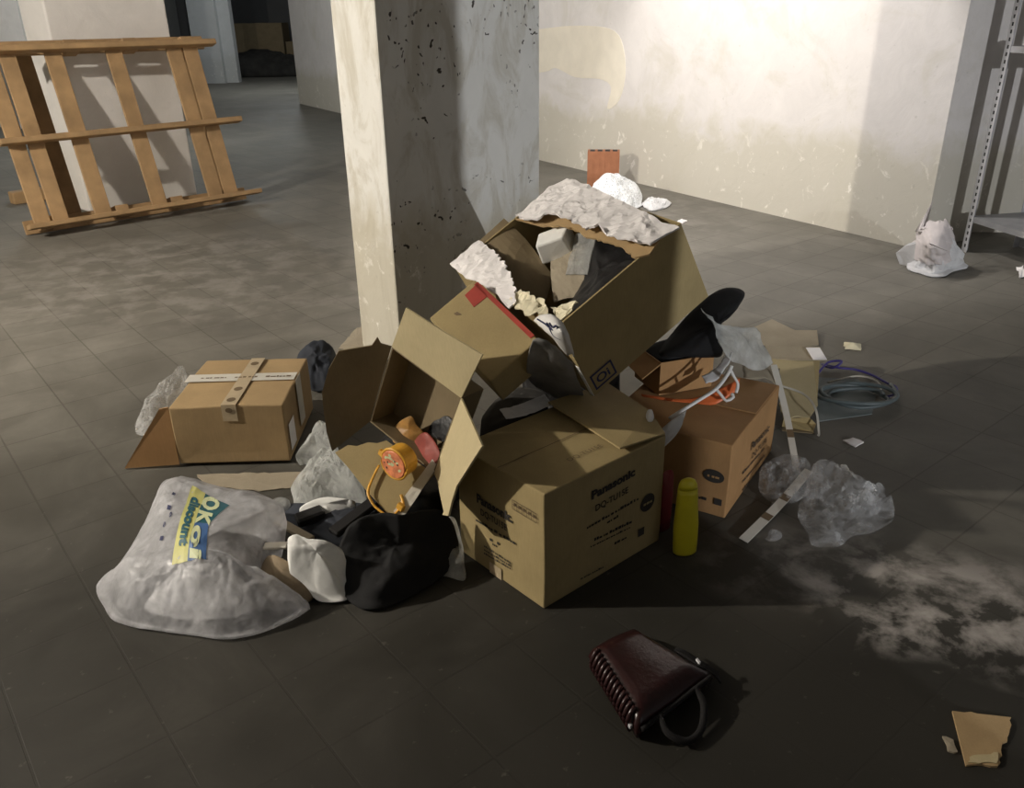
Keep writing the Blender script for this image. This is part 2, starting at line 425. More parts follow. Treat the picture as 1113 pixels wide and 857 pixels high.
def add_text(bm, pl, s, a, b, h, off=.0012, bold=.0, px=True):
    """text s on plane pl, baseline from photo pixel a to b, cap height h metres"""
    (x0, y0), (x1, y1) = (pl.loc(*a), pl.loc(*b)) if px else (a, b)
    vs, fs = text_mesh(s, bold); wd = max(v.x for v in vs)
    e = V((x1 - x0, y1 - y0)); L = e.length; e.normalize(); g = V((-e.y, e.x))
    nv = [bm.verts.new(pl.at(x0 + e.x * v.x * L / wd + g.x * v.y * h / .7, y0 + e.y * v.x * L / wd + g.y * v.y * h / .7, off)) for v in vs]
    for f in fs: bm.faces.new([nv[i] for i in f])
def add_dashes(bm, pl, a, b, h, seed=0, off=.0012, px=True, ww=(.5, 1.6)):
    """a line of print too small to read: word-sized marks"""
    r = random.Random(seed)
    (x0, y0), (x1, y1) = (pl.loc(*a), pl.loc(*b)) if px else (a, b)
    e = V((x1 - x0, y1 - y0)); L = e.length; e.normalize(); g = V((-e.y, e.x)); t = 0
    while t < L:
        w = min(L - t, h * r.uniform(*ww)); hh = h * r.choice((.65, .7, 1.0))
        q = [(t, 0), (t + w, 0), (t + w, hh), (t, hh)]
        bm.faces.new([bm.verts.new(pl.at(x0 + e.x * s + g.x * k, y0 + e.y * s + g.y * k, off)) for s, k in q])
        t += w + h * r.choice((.25, .25, .7))

# ------------------------------------------------------------------ room
bm = bmesh.new(); add_prism(bm, [(-18, -8), (9, -8), (9, 30), (-18, 30)], -.1, 0); struct('floor', bm, M['floor'])
bm = bmesh.new(); add_prism(bm, [(-18, -8), (9, -8), (9, 30), (-18, 30)], 3.1, 3.2); struct('ceiling', bm, M['ceiling'])

wd = V((.511, -.859, 0)).normalized(); wn = V((-wd.y, wd.x, 0))       # wd towards the viewer, wn into the wall
W0 = V((2.64, 5.19, 0)); W1 = W0 - wd * 12.6
bm = bmesh.new(); add_prism(bm, [W1.to_tuple()[:2], W0.to_tuple()[:2], (W0 + wn * .5).to_tuple()[:2], (W1 + wn * .5).to_tuple()[:2]], 0, 3.1)
struct('wall_right', bm, M['plaster'])
# fresh plaster patch on that wall, behind the pillar's right edge
plw = Plane(W0, -wd, (0, 0, 1))
PLW = Plane(W0, wd, (0, 0, 1))
def wallpts(pl, pix, off): return [pl.hit(px, py, off) for px, py in pix]
pts = [PLW.hit(px, py, .004) for px, py in ((560, 40), (600, 30), (640, 28), (668, 34), (678, 55), (679, 85), (672, 110), (660, 118), (664, 95), (652, 86), (625, 84), (604, 74), (592, 78), (560, 78))]
bm = bmesh.new(); add_slab(bm, catmull(pts, 4), .006); struct('trim_1', bm, M['plaster_patch'])

# main pillar
PA, PB, PC = V((-.696, 3.618, 0)), V((-.482, 3.364, 0)), V((.152, 4.079, 0)); PD = PA + PC - PB
bm = bmesh.new(); add_prism(bm, [p.to_tuple()[:2] for p in (PA, PB, PC, PD)], 0, 3.1); bevel(bm, .012, 2)
struct('pillar', bm, M['pillar'], 'chipped white pillar rising behind the rubbish pile', 'pillar')
# added downstand beam, out of view, cuts the wall lamps' light on the floor
bd = V((.97, .243, 0)); bn = V((-.243, .97, 0)); bo = bn * 5.162
bm = bmesh.new(); add_prism(bm, [(bo + bd * a - bn * c).to_tuple()[:2] for a, c in ((-7, .3), (7, .3), (7, 0), (-7, 0))], 2.6, 3.1); struct('beam_occluder', bm, M['ceiling'])

# white pillar behind the pallet
QA, QB = V((-3.40, 6.74, 0)), V((-2.755, 7.422, 0)); qd = (QB - QA).normalized(); qn = V((-qd.y, qd.x, 0))
bm = bmesh.new(); add_prism(bm, [p.to_tuple()[:2] for p in (QA, QB, QB + qn * .5, QA + qn * .5)], 0, 3.1); bevel(bm, .015, 2)
struct('pillar', bm, M['pillar_white'], 'whitewashed pillar with the pallet leaning on it', 'pillar')

# back of the basement
def wallseg(name, a, b, th, mat, z1=3.1, z0=0):
    a, b = V(a), V(b); d = (b - a).normalized(); n = V((-d.y, d.x, 0)) * th
    bm = bmesh.new(); add_prism(bm, [p.to_tuple()[:2] for p in (a, b, b + n, a + n)], z0, z1); return struct(name, bm, mat)
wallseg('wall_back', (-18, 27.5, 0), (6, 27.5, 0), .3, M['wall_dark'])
wallseg('wall_left', (-12.5, 13.0, 0), (-6.1, 13.0, 0), .3, M['wall_grey'])
a = G(186, 88); b = G(256, 88)
wallseg('wall_rear', (a.x - 2, a.y, 0), (b.x, b.y, 0), .4, M['wall_grey'])
for i, (x0, x1, y) in enumerate(((205, 214, 90), (216, 243, 91), (247, 259, 90))):
    p, q = G(x0, y), G(x1, y)
    wallseg('trim_%d' % (i + 2), p, V((q.x, p.y, 0)), .25, M['wall_dark'] if i == 0 else M['wall_grey'])
p, q = G(35, 137), G(60, 137)
wallseg('trim_5', V((p.x, 12.75, 0)), V((q.x, 12.75, 0)), .24, M['pillar_white'])
# enclosure to the left, right and behind the viewer
wallseg('wall_side', (-17.5, -8, 0), (-17.5, 28, 0), .3, M['wall_dark'])
wallseg('wall_far_right', (8.8, 28, 0), (8.8, -8, 0), .3, M['wall_dark'])
wallseg('wall_occluder', (-4.6, -1.45, 0), (2.375, -1.45, 0), -.35, M['wall_dark'])  # unseen wall added as occluder; its end throws the pillar's shadow edge
p = G(334, 84)
bm = bmesh.new(); add_tube(bm, [V((p.x, p.y, 0)), V((p.x, p.y, 3.1))], .05, 8, 1)
tag(link('drain_pipe', bm, M['wall_grey'], None, True), 'thin grey vertical pipe in the dark far room', 'pipe')

wallseg('wall_recess', (2.98, 5.66, 0), (8.8, 5.1, 0), .25, M['plaster'])
# ------------------------------------------------------------------ things at the back
def build_pallet():
    A, B = V((-3.50, 5.955, .005)), V((-2.238, 7.179, .005)); u = (B - A).normalized(); Lw = (B - A).length
    back = V((-u.y, u.x, 0)); lean = math.atan2(.36, 1.2); up = V((0, 0, 1)) * math.cos(lean) + back * math.sin(lean); w = u.cross(up)  # towards viewer
    w = -up.cross(u) if False else u.cross(up)
    if w.dot(V((0, 0, 1)) - A * 0 + V((0, -1, 0))) < 0: w = -w
    Hh = 1.27
    t = thing('wooden_pallet', 'big wooden slatted pallet leaning on the whitewashed pillar', 'pallet', A + u * Lw / 2)
    def board(nm, x0, x1, y0, y1, z0, z1, mat, seed):
        bm = bmesh.new(); add_obox(bm, A, u, up, w, x0, x1, y0, y1, z0, z1); bevel(bm, .004, 1)
        return link(nm, bm, mat, t)
    # z: 0 is rear plane, w towards the viewer
    k = 0
    for x, wd_ in ((.02, .11), (.145, .11), (.44, .12), (.87, .12), (1.335, .12), (1.47, .12)):
        board('slat', x + .02, x + wd_ + .02, .03, Hh, .135, .157, M['wood'], k)
    for y0, y1 in ((.015, .05), (.60, .64), (Hh - .06, Hh - .02)):
        board('front_batten', -.02, Lw + (.02 if y0 < 1 else -.02), y0, y1, .158, .25, M['wood'], 1)
    for y0, y1 in ((.0, .10), (Hh - .035, Hh + .065)):
        board('rear_batten', .0, Lw - .02, y0, y1, .0, .022, M['wood'], 2)
    for y0 in (.01, Hh - .055):
        for x in (.08, .62, 1.05, 1.50):
            board('block', x, x + .1, y0, y0 + .09, .0225, .1345, M['wood'], 3)
    for x in (.30, 1.52):
        board('rear_slat', x, x + .12, .02, Hh - .02, -.022, -.0005, M['wood_dark'], 4)  # darker wood paints in the shade on these rear boards
    return t
build_pallet()

def plank(name, a, b, wdt, h, mat, label, cat, z=0.0):
    a, b = V(a), V(b); u = (b - a); L = u.length; u.normalize(); v = V((-u.y, u.x, 0))
    bm = bmesh.new(); add_obox(bm, V((a.x, a.y, z)), u, v, V((0, 0, 1)), 0, L, -wdt / 2, wdt / 2, 0, h); bevel(bm, .006, 1)
    return tag(link(name, bm, mat), label, cat)
plank('timber_offcut', G(14, 222), G(92, 210), .11, .1, M['wood'], 'short timber offcut on the floor behind the leaning pallet', 'timber')
plank('timber_batten', G(30, 143), G(88, 137), .12, .12, M['wood_dark'], 'long thin batten lying by the grey back wall', 'timber')

# far dark room: cartons and rubbish
p = G(292, 82)
def plain_carton(nm, O, u, v, w, h, mat, label, cat, lidmat=None):
    t = thing(nm, label, cat, V(O) + u * .5 + v * .5)
    bm = bmesh.new(); add_obox(bm, O, u, v, V((0, 0, h)), 0, 1, 0, 1, 0, 1); bevel(bm, .012, 2); link('body', bm, mat, t)
    bm = bmesh.new(); add_obox(bm, V(O) + V((0, 0, h + .001)), u, v, V((0, 0, .004)), .46, .54, -.002, 1.002, 0, 1); link('tape', bm, M['tape_clear'], t)
    return t
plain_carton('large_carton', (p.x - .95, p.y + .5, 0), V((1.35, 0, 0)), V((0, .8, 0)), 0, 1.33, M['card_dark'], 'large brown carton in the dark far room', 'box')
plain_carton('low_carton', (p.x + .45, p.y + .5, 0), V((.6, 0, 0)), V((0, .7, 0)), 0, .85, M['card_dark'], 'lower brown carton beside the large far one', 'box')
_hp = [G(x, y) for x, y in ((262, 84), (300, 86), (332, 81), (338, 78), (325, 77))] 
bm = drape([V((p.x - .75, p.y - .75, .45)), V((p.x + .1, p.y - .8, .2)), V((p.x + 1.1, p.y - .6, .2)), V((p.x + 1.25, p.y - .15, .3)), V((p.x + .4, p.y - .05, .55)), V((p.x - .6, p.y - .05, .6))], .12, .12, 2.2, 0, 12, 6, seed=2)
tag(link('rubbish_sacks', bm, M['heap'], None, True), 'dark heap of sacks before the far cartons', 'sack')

# hollow brick
b0 = G(655, 204); u = V((.82, -.1, 0)).normalized(); v = V((-u.y, u.x, 0)); w_, d_, h_ = .22, .11, .30
t = thing('hollow_brick', 'upright orange terracotta brick near the plaster wall', 'brick', b0)
bm = bmesh.new(); add_obox(bm, b0 - u * .14, u, v, V((0, 0, 1)), 0, .28, 0, .14, 0, .31)
for k in range(5):
    add_obox(bm, b0 - u * .14 + v * -.004, u, v, V((0, 0, 1)), .02 + k * .052, .05 + k * .052, 0, .005, .01, .30)
link('body', bm, M['brick'], t)
bm = bmesh.new()
for i in range(4):
    for j in range(2): add_obox(bm, b0 - u * .14 + V((0, 0, .31)), u, v, V((0, 0, 1)), .02 + i * .066, .062 + i * .066, .02 + j * .058, .062 + j * .058, 0, .002)
link('cavity', bm, M['hole'], t)

def dpts(l, y): return [D(a, b, y) for a, b in l]
# perforated white bag
P = [G(x, y, z) for x, y, z in ((640, 212, .10), (648, 226, .02), (670, 233, .01), (692, 226, .01), (697, 212, .05), (690, 200, .12), (672, 192, .20), (656, 191, .22))]
bm = drape(P, .05, .035, 9, 0, 20, 7, seed=3, amp2=.012, sc2=26); o = link('plastic_bag', bm, M['speckled'], None, False)
tag(o, 'small white speckled bag in front of the orange brick', 'bag')
def scrap(name, pix, label, cat, mat, z=.004, th=.004, amp=.004, seed=0, lift=None):
    pts = [G(x, y, z) for x, y in pix]
    c = sum(pts, V((0, 0, 0))) / len(pts)
    pts = torn(pts, range(len(pts)), .004, .02, seed)
    bm = bmesh.new(); n = len(pts)
    cv = bm.verts.new(c + V((0, 0, amp)))
    vs = [bm.verts.new(p + V((0, 0, abs(noise.noise(p * 30)) * amp))) for p in pts]
    for i in range(n): bm.faces.new([vs[i], vs[(i + 1) % n], cv])
    bmesh.ops.recalc_face_normals(bm, faces=bm.faces)
    bmesh.ops.solidify(bm, geom=list(bm.faces), thickness=th)
    mn = min(v.co.z for v in bm.verts)
    for v in bm.verts: v.co.z += .001 - mn
    return tag(link(name, bm, mat), label, cat)
bm = drape([G(x, y, .015) for x, y in ((699, 222), (708, 228), (722, 225), (728, 220), (716, 217), (704, 217))], .008, .022, 18, 0, 14, 6, seed=4, amp2=.01, sc2=40)
tag(link('paper_wad', bm, M['tissue'], None, False), 'flat crumpled paper beside the white speckled bag', 'paper')
scrap('paper_scrap', ((736, 241), (742, 243), (747, 240), (741, 238)), 'tiny white scrap on floor right of the speckled bag', 'paper', M['paper'], seed=2)
# crumpled cloth at the wall end
P = [G(x, y, z) for x, y, z in ((982, 270, .10), (985, 284, .02), (1000, 294, .01), (1018, 298, .01), (1042, 291, .02), (1046, 280, .05), (1030, 262, .18))]
t = thing('crumpled_rag', 'crumpled pinkish rag at the foot of the wall end', 'rag', G(1012, 290))
link('lower_fold', drape(P, .02, .05, 11, 0, 20, 8, seed=5, amp2=.016, sc2=26), M['tissue'], t, False)
bm = sheet([[G(1000, 246, .25), G(1012, 238, .29), G(1026, 236, .30), G(1034, 246, .25)], [G(992, 258, .16), G(1008, 262, .20), G(1026, 262, .20), G(1038, 262, .15)], [G(988, 276, .06), G(1006, 284, .07), G(1026, 284, .07), G(1040, 278, .06)]], 24, 24, .05, 15, .004, 6)
o = link('upper_fold', bm, M['tissue_pink'], t, True); tag(o, 'pinkish upper fold')
scrap('paper_scrap', ((1104, 292), (1112, 290), (1118, 300), (1108, 303)), 'white paper scrap on floor under the shelf', 'paper', M['paper'], seed=5, amp=.02)

# metal shelving
SO = V((2.875, 5.16, 0)); sl = V((.19, -.98, 0)).normalized(); sdp = V((.98, .19, 0)).normalized()
t = thing('metal_shelving', 'grey slotted metal shelving beyond the wall end', 'shelf unit', SO + sl * .5 + sdp * .2)
Ls, Ds = 1.1, .42
def post(o, a, b):
    bm = bmesh.new(); add_obox(bm, o, a, b, V((0, 0, 1)), 0, .045, 0, .003, 0, 2.4); add_obox(bm, o, a, b, V((0, 0, 1)), 0, .003, .003, .045, 0, 2.4)
    q = link('post', bm, M['steel_white'], t)
    bm = bmesh.new()
    for k in range(60):
        z = .03 + k * .04
        add_obox(bm, o - b * .0008, a, b, V((0, 0, 1)), .015, .028, 0, .001, z, z + .02)
        add_obox(bm, o - a * .0008, a, b, V((0, 0, 1)), 0, .001, .018, .03, z, z + .02)
    link('slots', bm, M['hole'], q)
post(SO, sdp, sl); post(SO + sl * Ls, sdp, -sl); post(SO + sdp * Ds, -sdp, sl); post(SO + sdp * Ds + sl * Ls, -sdp, -sl)
for z in (.19, 1.17, 2.1):
    bm = bmesh.new(); add_obox(bm, SO + V((0, 0, z)), sl, sdp, V((0, 0, 1)), .004, Ls - .004, .004, Ds - .004, .03, .034)
    for x0, x1, y0, y1 in ((.004, Ls - .004, .004, .008), (.004, Ls - .004, Ds - .008, Ds - .004), (.004, .008, .008, Ds - .008), (Ls - .008, Ls - .004, .008, Ds - .008)):
        add_obox(bm, SO + V((0, 0, z)), sl, sdp, V((0, 0, 1)), x0, x1, y0, y1, 0, .03)
    link('shelf', bm, M['steel'] if z < 1 else M['steel_white'], t)
bm = drape([SO + V((0, 0, 1.212)) + sl * a + sdp * b for a, b in ((.08, .05), (.32, .05), (.36, .2), (.12, .22))], .03, .015, 20, 1.206, 8, 5, seed=9)
tag(link('rag', bm, M['tissue'], None, True), 'pale rag lying on the upper metal shelf', 'rag')

# ------------------------------------------------------------------ cartons
def carton_body(bm, O, R, Dm, th=.005, open_faces=(), bulge=0):
    """panels of a carton; faces keyed x0 x1 y0 y1 z0 z1"""
    O = V(O); X, Y, Z = [V(R.col[i]) for i in range(3)]
    w, d, h = Dm
    P = {'x0': (0, th, 0, d, 0, h), 'x1': (w - th, w, 0, d, 0, h), 'y0': (th, w - th, 0, th, 0, h), 'y1': (th, w - th, d - th, d, 0, h), 'z0': (th, w - th, th, d - th, 0, th), 'z1': (th, w - th, th, d - th, h - th, h)}
    for k, (a, b, c, dd, e, f) in P.items():
        if k in open_faces: continue
        add_obox(bm, O, X, Y, Z, a, b, c, dd, e, f)
def solid_carton(O, R, Dm, bev=.006, seed=0, amp=.004):
    bm = bmesh.new(); X, Y, Z = [V(R.col[i]) for i in range(3)]
    add_obox(bm, O, X, Y, Z, 0, Dm[0], 0, Dm[1], 0, Dm[2])
    bmesh.ops.subdivide_edges(bm, edges=list(bm.edges), cuts=5, use_grid_fill=True)
    sh = [e for e in bm.edges if len(e.link_faces) == 2 and e.calc_face_angle() > 1]
    bmesh.ops.bevel(bm, geom=sh, offset=bev, segments=2, profile=.5, affect='EDGES')
    sd = V((seed, seed * 2, seed * 3)); zb = V(O).z
    for v in bm.verts:
        if v.co.z > zb + .02: v.co += V((noise.noise(v.co * 5 + sd), noise.noise(v.co * 5 + sd * 2 + V((9, 0, 0))), noise.noise(v.co * 5 + sd * 3))) * amp
    return bm
def Rz(a): return Matrix.Rotation(a, 3, 'Z')
UP = V((0, 0, 1))

# --- carton with toner print, front of the pile
aP = math.radians(40.87); OP = V((.074, 1.719, .001)); uP = V((math.cos(aP), math.sin(aP), 0)); vP = V((-uP.y, uP.x, 0)); wP, dP, hP = .461, .347, .345
t = thing('toner_carton', 'large brown printed carton at the front of the pile, one torn lit side', 'box', OP + uP * .23 + vP * .17)
t['label'] = 'brown carton with black printing at the very front of the pile'
link('body', solid_carton(OP, Rz(aP), (wP, dP, hP), .004, 1, .003), M['card_olive'], t)
fR = Plane(OP, uP, UP); fL = Plane(OP + vP * dP, -vP, UP); fT = Plane(OP + UP * hP, uP, vP)
bm = bmesh.new()
add_text(bm, fR, 'Panasonic', (642, 543), (689.5, 516), .024, .003, .05)
add_text(bm, fR, 'DQ-TU15E', (646, 556), (682, 535), .019, .003, .01)
add_text(bm, fR, 'DQ-TU15E', (0, 0), (.1, 0), .015, .003, .0, px=False) if False else None
add_dashes(bm, fR, (637, 575), (693, 543), .009, 1, .003); add_dashes(bm, fR, (659, 569), (671, 562), .008, 2, .003)
add_dashes(bm, fR, (645, 588), (686, 568), .009, 3, .003); add_dashes(bm, fR, (641, 595), (684, 574), .006, 4, .003)
add_dashes(bm, fR, (667, 592), (680, 585), .008, 5, .003); add_dashes(bm, fR, (630, 630), (655, 617), .006, 15, .003)
link('printed_lettering', bm, M['ink'], t, flip=False)
bm = bmesh.new()
cx, cy = fR.loc(703, 546); add_ellipse(bm, fR, cx, cy, .030, .028, .003); cx, cy = fR.loc(696, 578); add_rect(bm, fR, cx - .013, cy - .013, cx + .013, cy + .013, .003)
o = link('printed_emblem', bm, M['ink'], t, flip=False)
bm = bmesh.new()
cx, cy = fR.loc(703, 546); add_dashes(bm, fR, (cx - .018, cy - .005), (cx + .018, cy - .005), .010, 81, .004, px=False)
link('emblem_lettering', bm, M['card_olive'], o, flip=False)
bm = bmesh.new()
add_text(bm, fL, 'Panasonic.', (519, 545), (558, 568.5), .026, .003, .05)
add_text(bm, fL, 'DQ-TU15E', (523, 559), (551.5, 577), .020, .003, .015)
add_dashes(bm, fL, (518, 566), (561, 592), .009, 6, .003)
add_dashes(bm, fL, (533, 587), (536, 589), .012, 7, .003); add_dashes(bm, fL, (541, 591), (544, 593), .012, 8, .003); add_dashes(bm, fL, (536, 592), (541, 595), .007, 8, .003)
for k in range(3): add_dashes(bm, fL, (527, 594 + k * 4), (556, 613 + k * 3), .006, 9 + k, .003)
link('printed_lettering', bm, M['ink'], t, flip=False)
bm = bmesh.new()
(x0, y0), (x1, y1) = fL.loc(557.5, 543), fL.loc(584, 568); y1 -= .0
yt, yb = fL.loc(557.5, 543)[1], fL.loc(584, 570)[1] + .004
for k in range(3):
    y = yt + (yb - yt) * k / 2; add_rect(bm, fL, x0, y - .0012, x1, y + .0012, .003)
for k in range(6):
    x = x0 + (x1 - x0) * k / 5; add_rect(bm, fL, x - .001, yb, x + .001, yt, .003)
for k in range(5):
    x = x0 + (x1 - x0) * (k + .3) / 5; add_rect(bm, fL, x, yt - .016, x + .006, yt - .006, .003)
link('symbol_table', bm, M['ink_soft'], t, flip=False)
bm = bmesh.new(); add_text(bm, fT, 'DQ-TU15E', (619, 503), (656, 486), .016, .003, .0); add_rect(bm, fT, .0, dP / 2 - .0015, wP, dP / 2 + .0015, .0032); link('printed_lettering', bm, M['ink_soft'], t, flip=False)
bm = bmesh.new(); x0, y0 = fL.loc(533, 610); add_rect(bm, fL, x0, .001, x0 + .05, y0, .0035)
link('tape', bm, M['tape_clear'], t, flip=False)
# lifted top flap
bm = bmesh.new(); add_slab(bm, [G(596, 437, .372), G(674, 487, .367), G(723, 471, .353), G(706, 446, .366), G(660, 416, .370)], .005, UP); link('top_flap', bm, M['card_olive'], t)

# --- second printed carton
aQ = math.radians(57.9); OQ = V((.640, 2.128, .001)); uQ = V((math.cos(aQ), math.sin(aQ), 0)); vQ = V((-uQ.y, uQ.x, 0)); wQ, dQ, hQ = .500, .405, .25
t = thing('toner_carton', 'brown printed carton on the right, under the orange hanger', 'box', OQ + uQ * .25 + vQ * .2)
link('body', solid_carton(OQ, Rz(aQ), (wQ, dQ, hQ), .004, 2, .003), M['card_warm'], t)
fR2 = Plane(OQ, uQ, UP); fL2 = Plane(OQ + vQ * dQ, -vQ, UP); fT2 = Plane(OQ + UP * hQ, uQ, vQ)
bm = bmesh.new()
add_text(bm, fR2, 'Panasonic', (815, 490), (835, 468), .026, .003, .02)
add_text(bm, fR2, 'DQ-TU15E', (816, 499), (832, 480), .018, .003, .01)
for k in range(3): add_dashes(bm, fR2, (806, 516 + k * 9), (830, 488 + k * 8), .009, 20 + k, .003)
link('printed_lettering', bm, M['ink'], t, flip=False)
bm = bmesh.new()
cx, cy = fL2.loc(776, 517.5); add_ellipse(bm, fL2, cx, cy, .033, .022, .003); cx, cy = fL2.loc(780.5, 545.5); add_rect(bm, fL2, cx - .012, cy - .011, cx + .012, cy + .011, .003)
add_dashes(bm, fL2, (757, 541), (768, 544), .01, 31, .003)
o = link('printed_emblem', bm, M['ink'], t, flip=False)
bm = bmesh.new(); cx, cy = fL2.loc(776, 517.5); add_dashes(bm, fL2, (cx - .019, cy - .005), (cx + .019, cy - .005), .010, 82, .004, px=False); link('emblem_lettering', bm, M['card_warm'], o, flip=False)
bm = bmesh.new(); add_obox(bm, OQ + UP * (hQ + .001), uQ, vQ, UP, .24, .49, .004, .16, 0, .004); link('top_flap', bm, M['card_warm'], t)
bm = bmesh.new(); add_obox(bm, OQ + uQ * wQ, uQ, vQ, UP, .0, .035, .01, .014, .02, .235); link('end_flap', bm, M['card_warm'], t)

# --- taped carton on the left
aC = math.radians(1.5); OC = V((-1.148, 2.503, .012)); uC = V((math.cos(aC), math.sin(aC), 0)); vC = V((-uC.y, uC.x, 0)); wC, dC, hC = .38, .42, .216
t = thing('taped_carton', 'brown carton crossed with white tape, left of the pile', 'box', OC + uC * .19 + vC * .21)
link('body', solid_carton(OC, Rz(aC), (wC, dC, hC), .005, 3, .005), M['card'], t)
fF = Plane(OC, uC, UP); fTC = Plane(OC + UP * hC, uC, vC); fRC = Plane(OC + uC * wC, vC, UP)
bm = bmesh.new(); add_slab(bm, [OC + V((0, 0, hC)), OC + V((-.03, -.004, hC - .004)), V((-1.335, 2.49, .005)), OC + V((.0, -.003, .0))], .005); link('side_flap', bm, M['card_warm'], t)
bm = bmesh.new(); add_obox(bm, OC + UP * (hC + .0045), uC, vC, UP, -.012, wC - .004, .20, .265, 0, .0008); add_obox(bm, OC + UP * 0, uC, vC, UP, wC + .0035, wC + .0043, .19, .265, .04, hC + .0053); o = link('white_tape', bm, M['tape'], t); tag(o, 'broad white printed tape')
bm = bmesh.new()
for x0, x1 in ((.04, .13), (.16, .24), (.27, .36)): add_dashes(bm, fTC, (x0, .225), (x1, .225), .012, int(x0 * 100), .0065, px=False)
link('printed_lettering', bm, M['ink_soft'], o, flip=False)
bm = bmesh.new(); add_obox(bm, OC + UP * (hC + .0056), uC, vC, UP, .175, .225, -.004, dC - .01, 0, .0008); add_obox(bm, OC - vC * .0045, uC, vC, UP, .175, .225, 0, .0008, hC - .055, hC + .006); o = link('buff_tape', bm, M['tape_clear'], t)
bm = bmesh.new()
for y in (.02, .11, .34):
    add_ellipse(bm, fTC, .2, y + .015, .015, .017, .0072, 16)
add_ellipse(bm, fF, .2, hC - .014, .012, .009, .0065, 16)
link('tape_emblem', bm, M['ink_soft'], o, flip=False)
bm = bmesh.new(); add_rect(bm, fRC, .02, .03, .10, .13, .0045); o = link('paper_label', bm, M['paper'], t, flip=False)
scrap('cardboard_sheet', ((214, 516), (334, 513), (322, 530), (282, 534), (222, 528)), 'flat pale cardboard sheet on floor before the taped carton', 'cardboard', M['card_grey'], .004, .003, .003, 8)

# --- big open carton on top
Rb = Matrix(((.759, -.503, -.413), (.421, .864, -.278), (.496, .037, .867)))
OB = V((.242, 2.203, .386)); DB = (.471, .617, .28)
XB, YB, ZB = [V(Rb.col[i]) for i in range(3)]
t = thing('open_carton', 'largest open carton, tilted on top of the pile with torn white flaps', 'box', OB)
bm = bmesh.new(); carton_body(bm, OB, Rb, DB, .006, ('z1',)); link('body', bm, M['card_olive'], t)
fO = Plane(OB + ZB * DB[2], XB, YB); fE = Plane(OB, XB, ZB)
def on(pl, pix, off=0.0): return [pl.hit(x, y, off) for x, y in pix]
# torn white flap over the far rim
fl = Plane(fO.at(DB[0], DB[1]), -YB, (XB * -1 + ZB * .10)) 
pts = on(fO, ((560, 236), (578, 222), (597, 204), (616, 195), (640, 203), (664, 216), (700, 233), (738, 250), (722, 258), (706, 268)), .012)
pts2 = on(fO, ((692, 264), (676, 261), (660, 257), (650, 246), (636, 250), (620, 240), (604, 234), (588, 238), (572, 240)), .03)
pp = torn(pts + pts2, range(9, 19), .008, .012, 5)
bm = bmesh.new(); add_slab(bm, pp, .006); rumple(bm, 4, .012, 13, 1)
o = link('torn_flap', bm, M['paper'], t); tag(o, 'white torn flap of the far rim')
bm = bmesh.new(); add_slab(bm, torn(on(fO, ((560, 238), (600, 232), (650, 247), (700, 268), (716, 262), (706, 276), (690, 280), (678, 270), (660, 263), (640, 258), (615, 246), (590, 246)), .004), (6, 7, 8, 9, 10), .006, .012, 6), .006); bmesh.ops.triangulate(bm, faces=[f for f in bm.faces if len(f.verts) > 4]); link('torn_edge', bm, M['card'], t)
bm = bmesh.new(); add_slab(bm, torn(on(fO, ((489, 289), (520, 262), (534, 272), (548, 288), (558, 308), (561, 328), (553, 336), (540, 322), (520, 308), (505, 302)), .012), (2, 3, 4, 5), .007, .01, 7), .005); rumple(bm, 4, .010, 15, 2)
o = link('torn_flap', bm, M['paper'], t); tag(o, 'white torn flap of the near-left rim')
# inner brown flap, folded down inside
ip = on(fO, ((521, 263), (548, 238)), -.002)
q0, q1 = ip
qin = fO.hit(572, 262, -.05); qb = fO.hit(600, 300, -.11); qc = fO.hit(600, 326, -.12); qd_ = fO.hit(578, 334, -.10); qe = fO.hit(556, 322, -.05)
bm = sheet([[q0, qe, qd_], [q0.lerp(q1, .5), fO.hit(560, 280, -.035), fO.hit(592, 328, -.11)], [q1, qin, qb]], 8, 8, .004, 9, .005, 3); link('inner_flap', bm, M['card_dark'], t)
# print on the visible side
bm = bmesh.new()
(x0, y0) = fE.loc(643, 430)
add_rect(bm, fE, .012, .012, .095, .018, .002); add_rect(bm, fE, .012, .062, .095, .068, .002); add_rect(bm, fE, .012, .018, .018, .062, .002); add_rect(bm, fE, .089, .018, .095, .062, .002)
add_text(bm, fE, 'Oi', (.026, .026), (.076, .026), .028, .002, .02, px=False)
link('printed_lettering', bm, M['ink_blue'], t, flip=False)
bm = bmesh.new(); add_slab(bm, [OB + XB * -.003 + YB * .0, OB + XB * -.003 + ZB * .12, OB + XB * -.003 + ZB * .12 + YB * .02, OB + XB * -.003 + YB * .02], .002); link('corner_liner', bm, M['white_plastic'], t)
# things inside it
def heap(name, pts, label, cat, mat, bulge, amp, sc, zf, seed, group=None, rings=14, per=6, power=2.0, center=None, skirt=True, amp2=0.0, sc2=30, smooth=True):
    bm = drape(pts, bulge, amp, sc, zf, rings, per, power, center, seed, skirt, 4, .04, amp2, sc2)
    return tag(link(name, bm, mat, None, smooth), label, cat, group)
heap('black_sack', [fO.hit(x, y, o_) for x, y, o_ in ((642, 262, -.05), (668, 262, -.05), (690, 276, -.03), (686, 292, -.03), (650, 322, -.03), (632, 332, -.05), (618, 335, -.09), (628, 300, -.12))], 'black plastic sack inside the largest open carton', 'bag', M['black_plastic'], .0, .014, 12, .60, 11)
bm = bmesh.new(); c0 = fO.hit(601, 260, -.026); fx, fy, fz = (XB * .7 - YB * .7).normalized(), (XB * .7 + YB * .7).normalized(), ZB
add_obox(bm, c0, fx, fy, fz, -.055, .055, -.035, .045, -.06, .015)
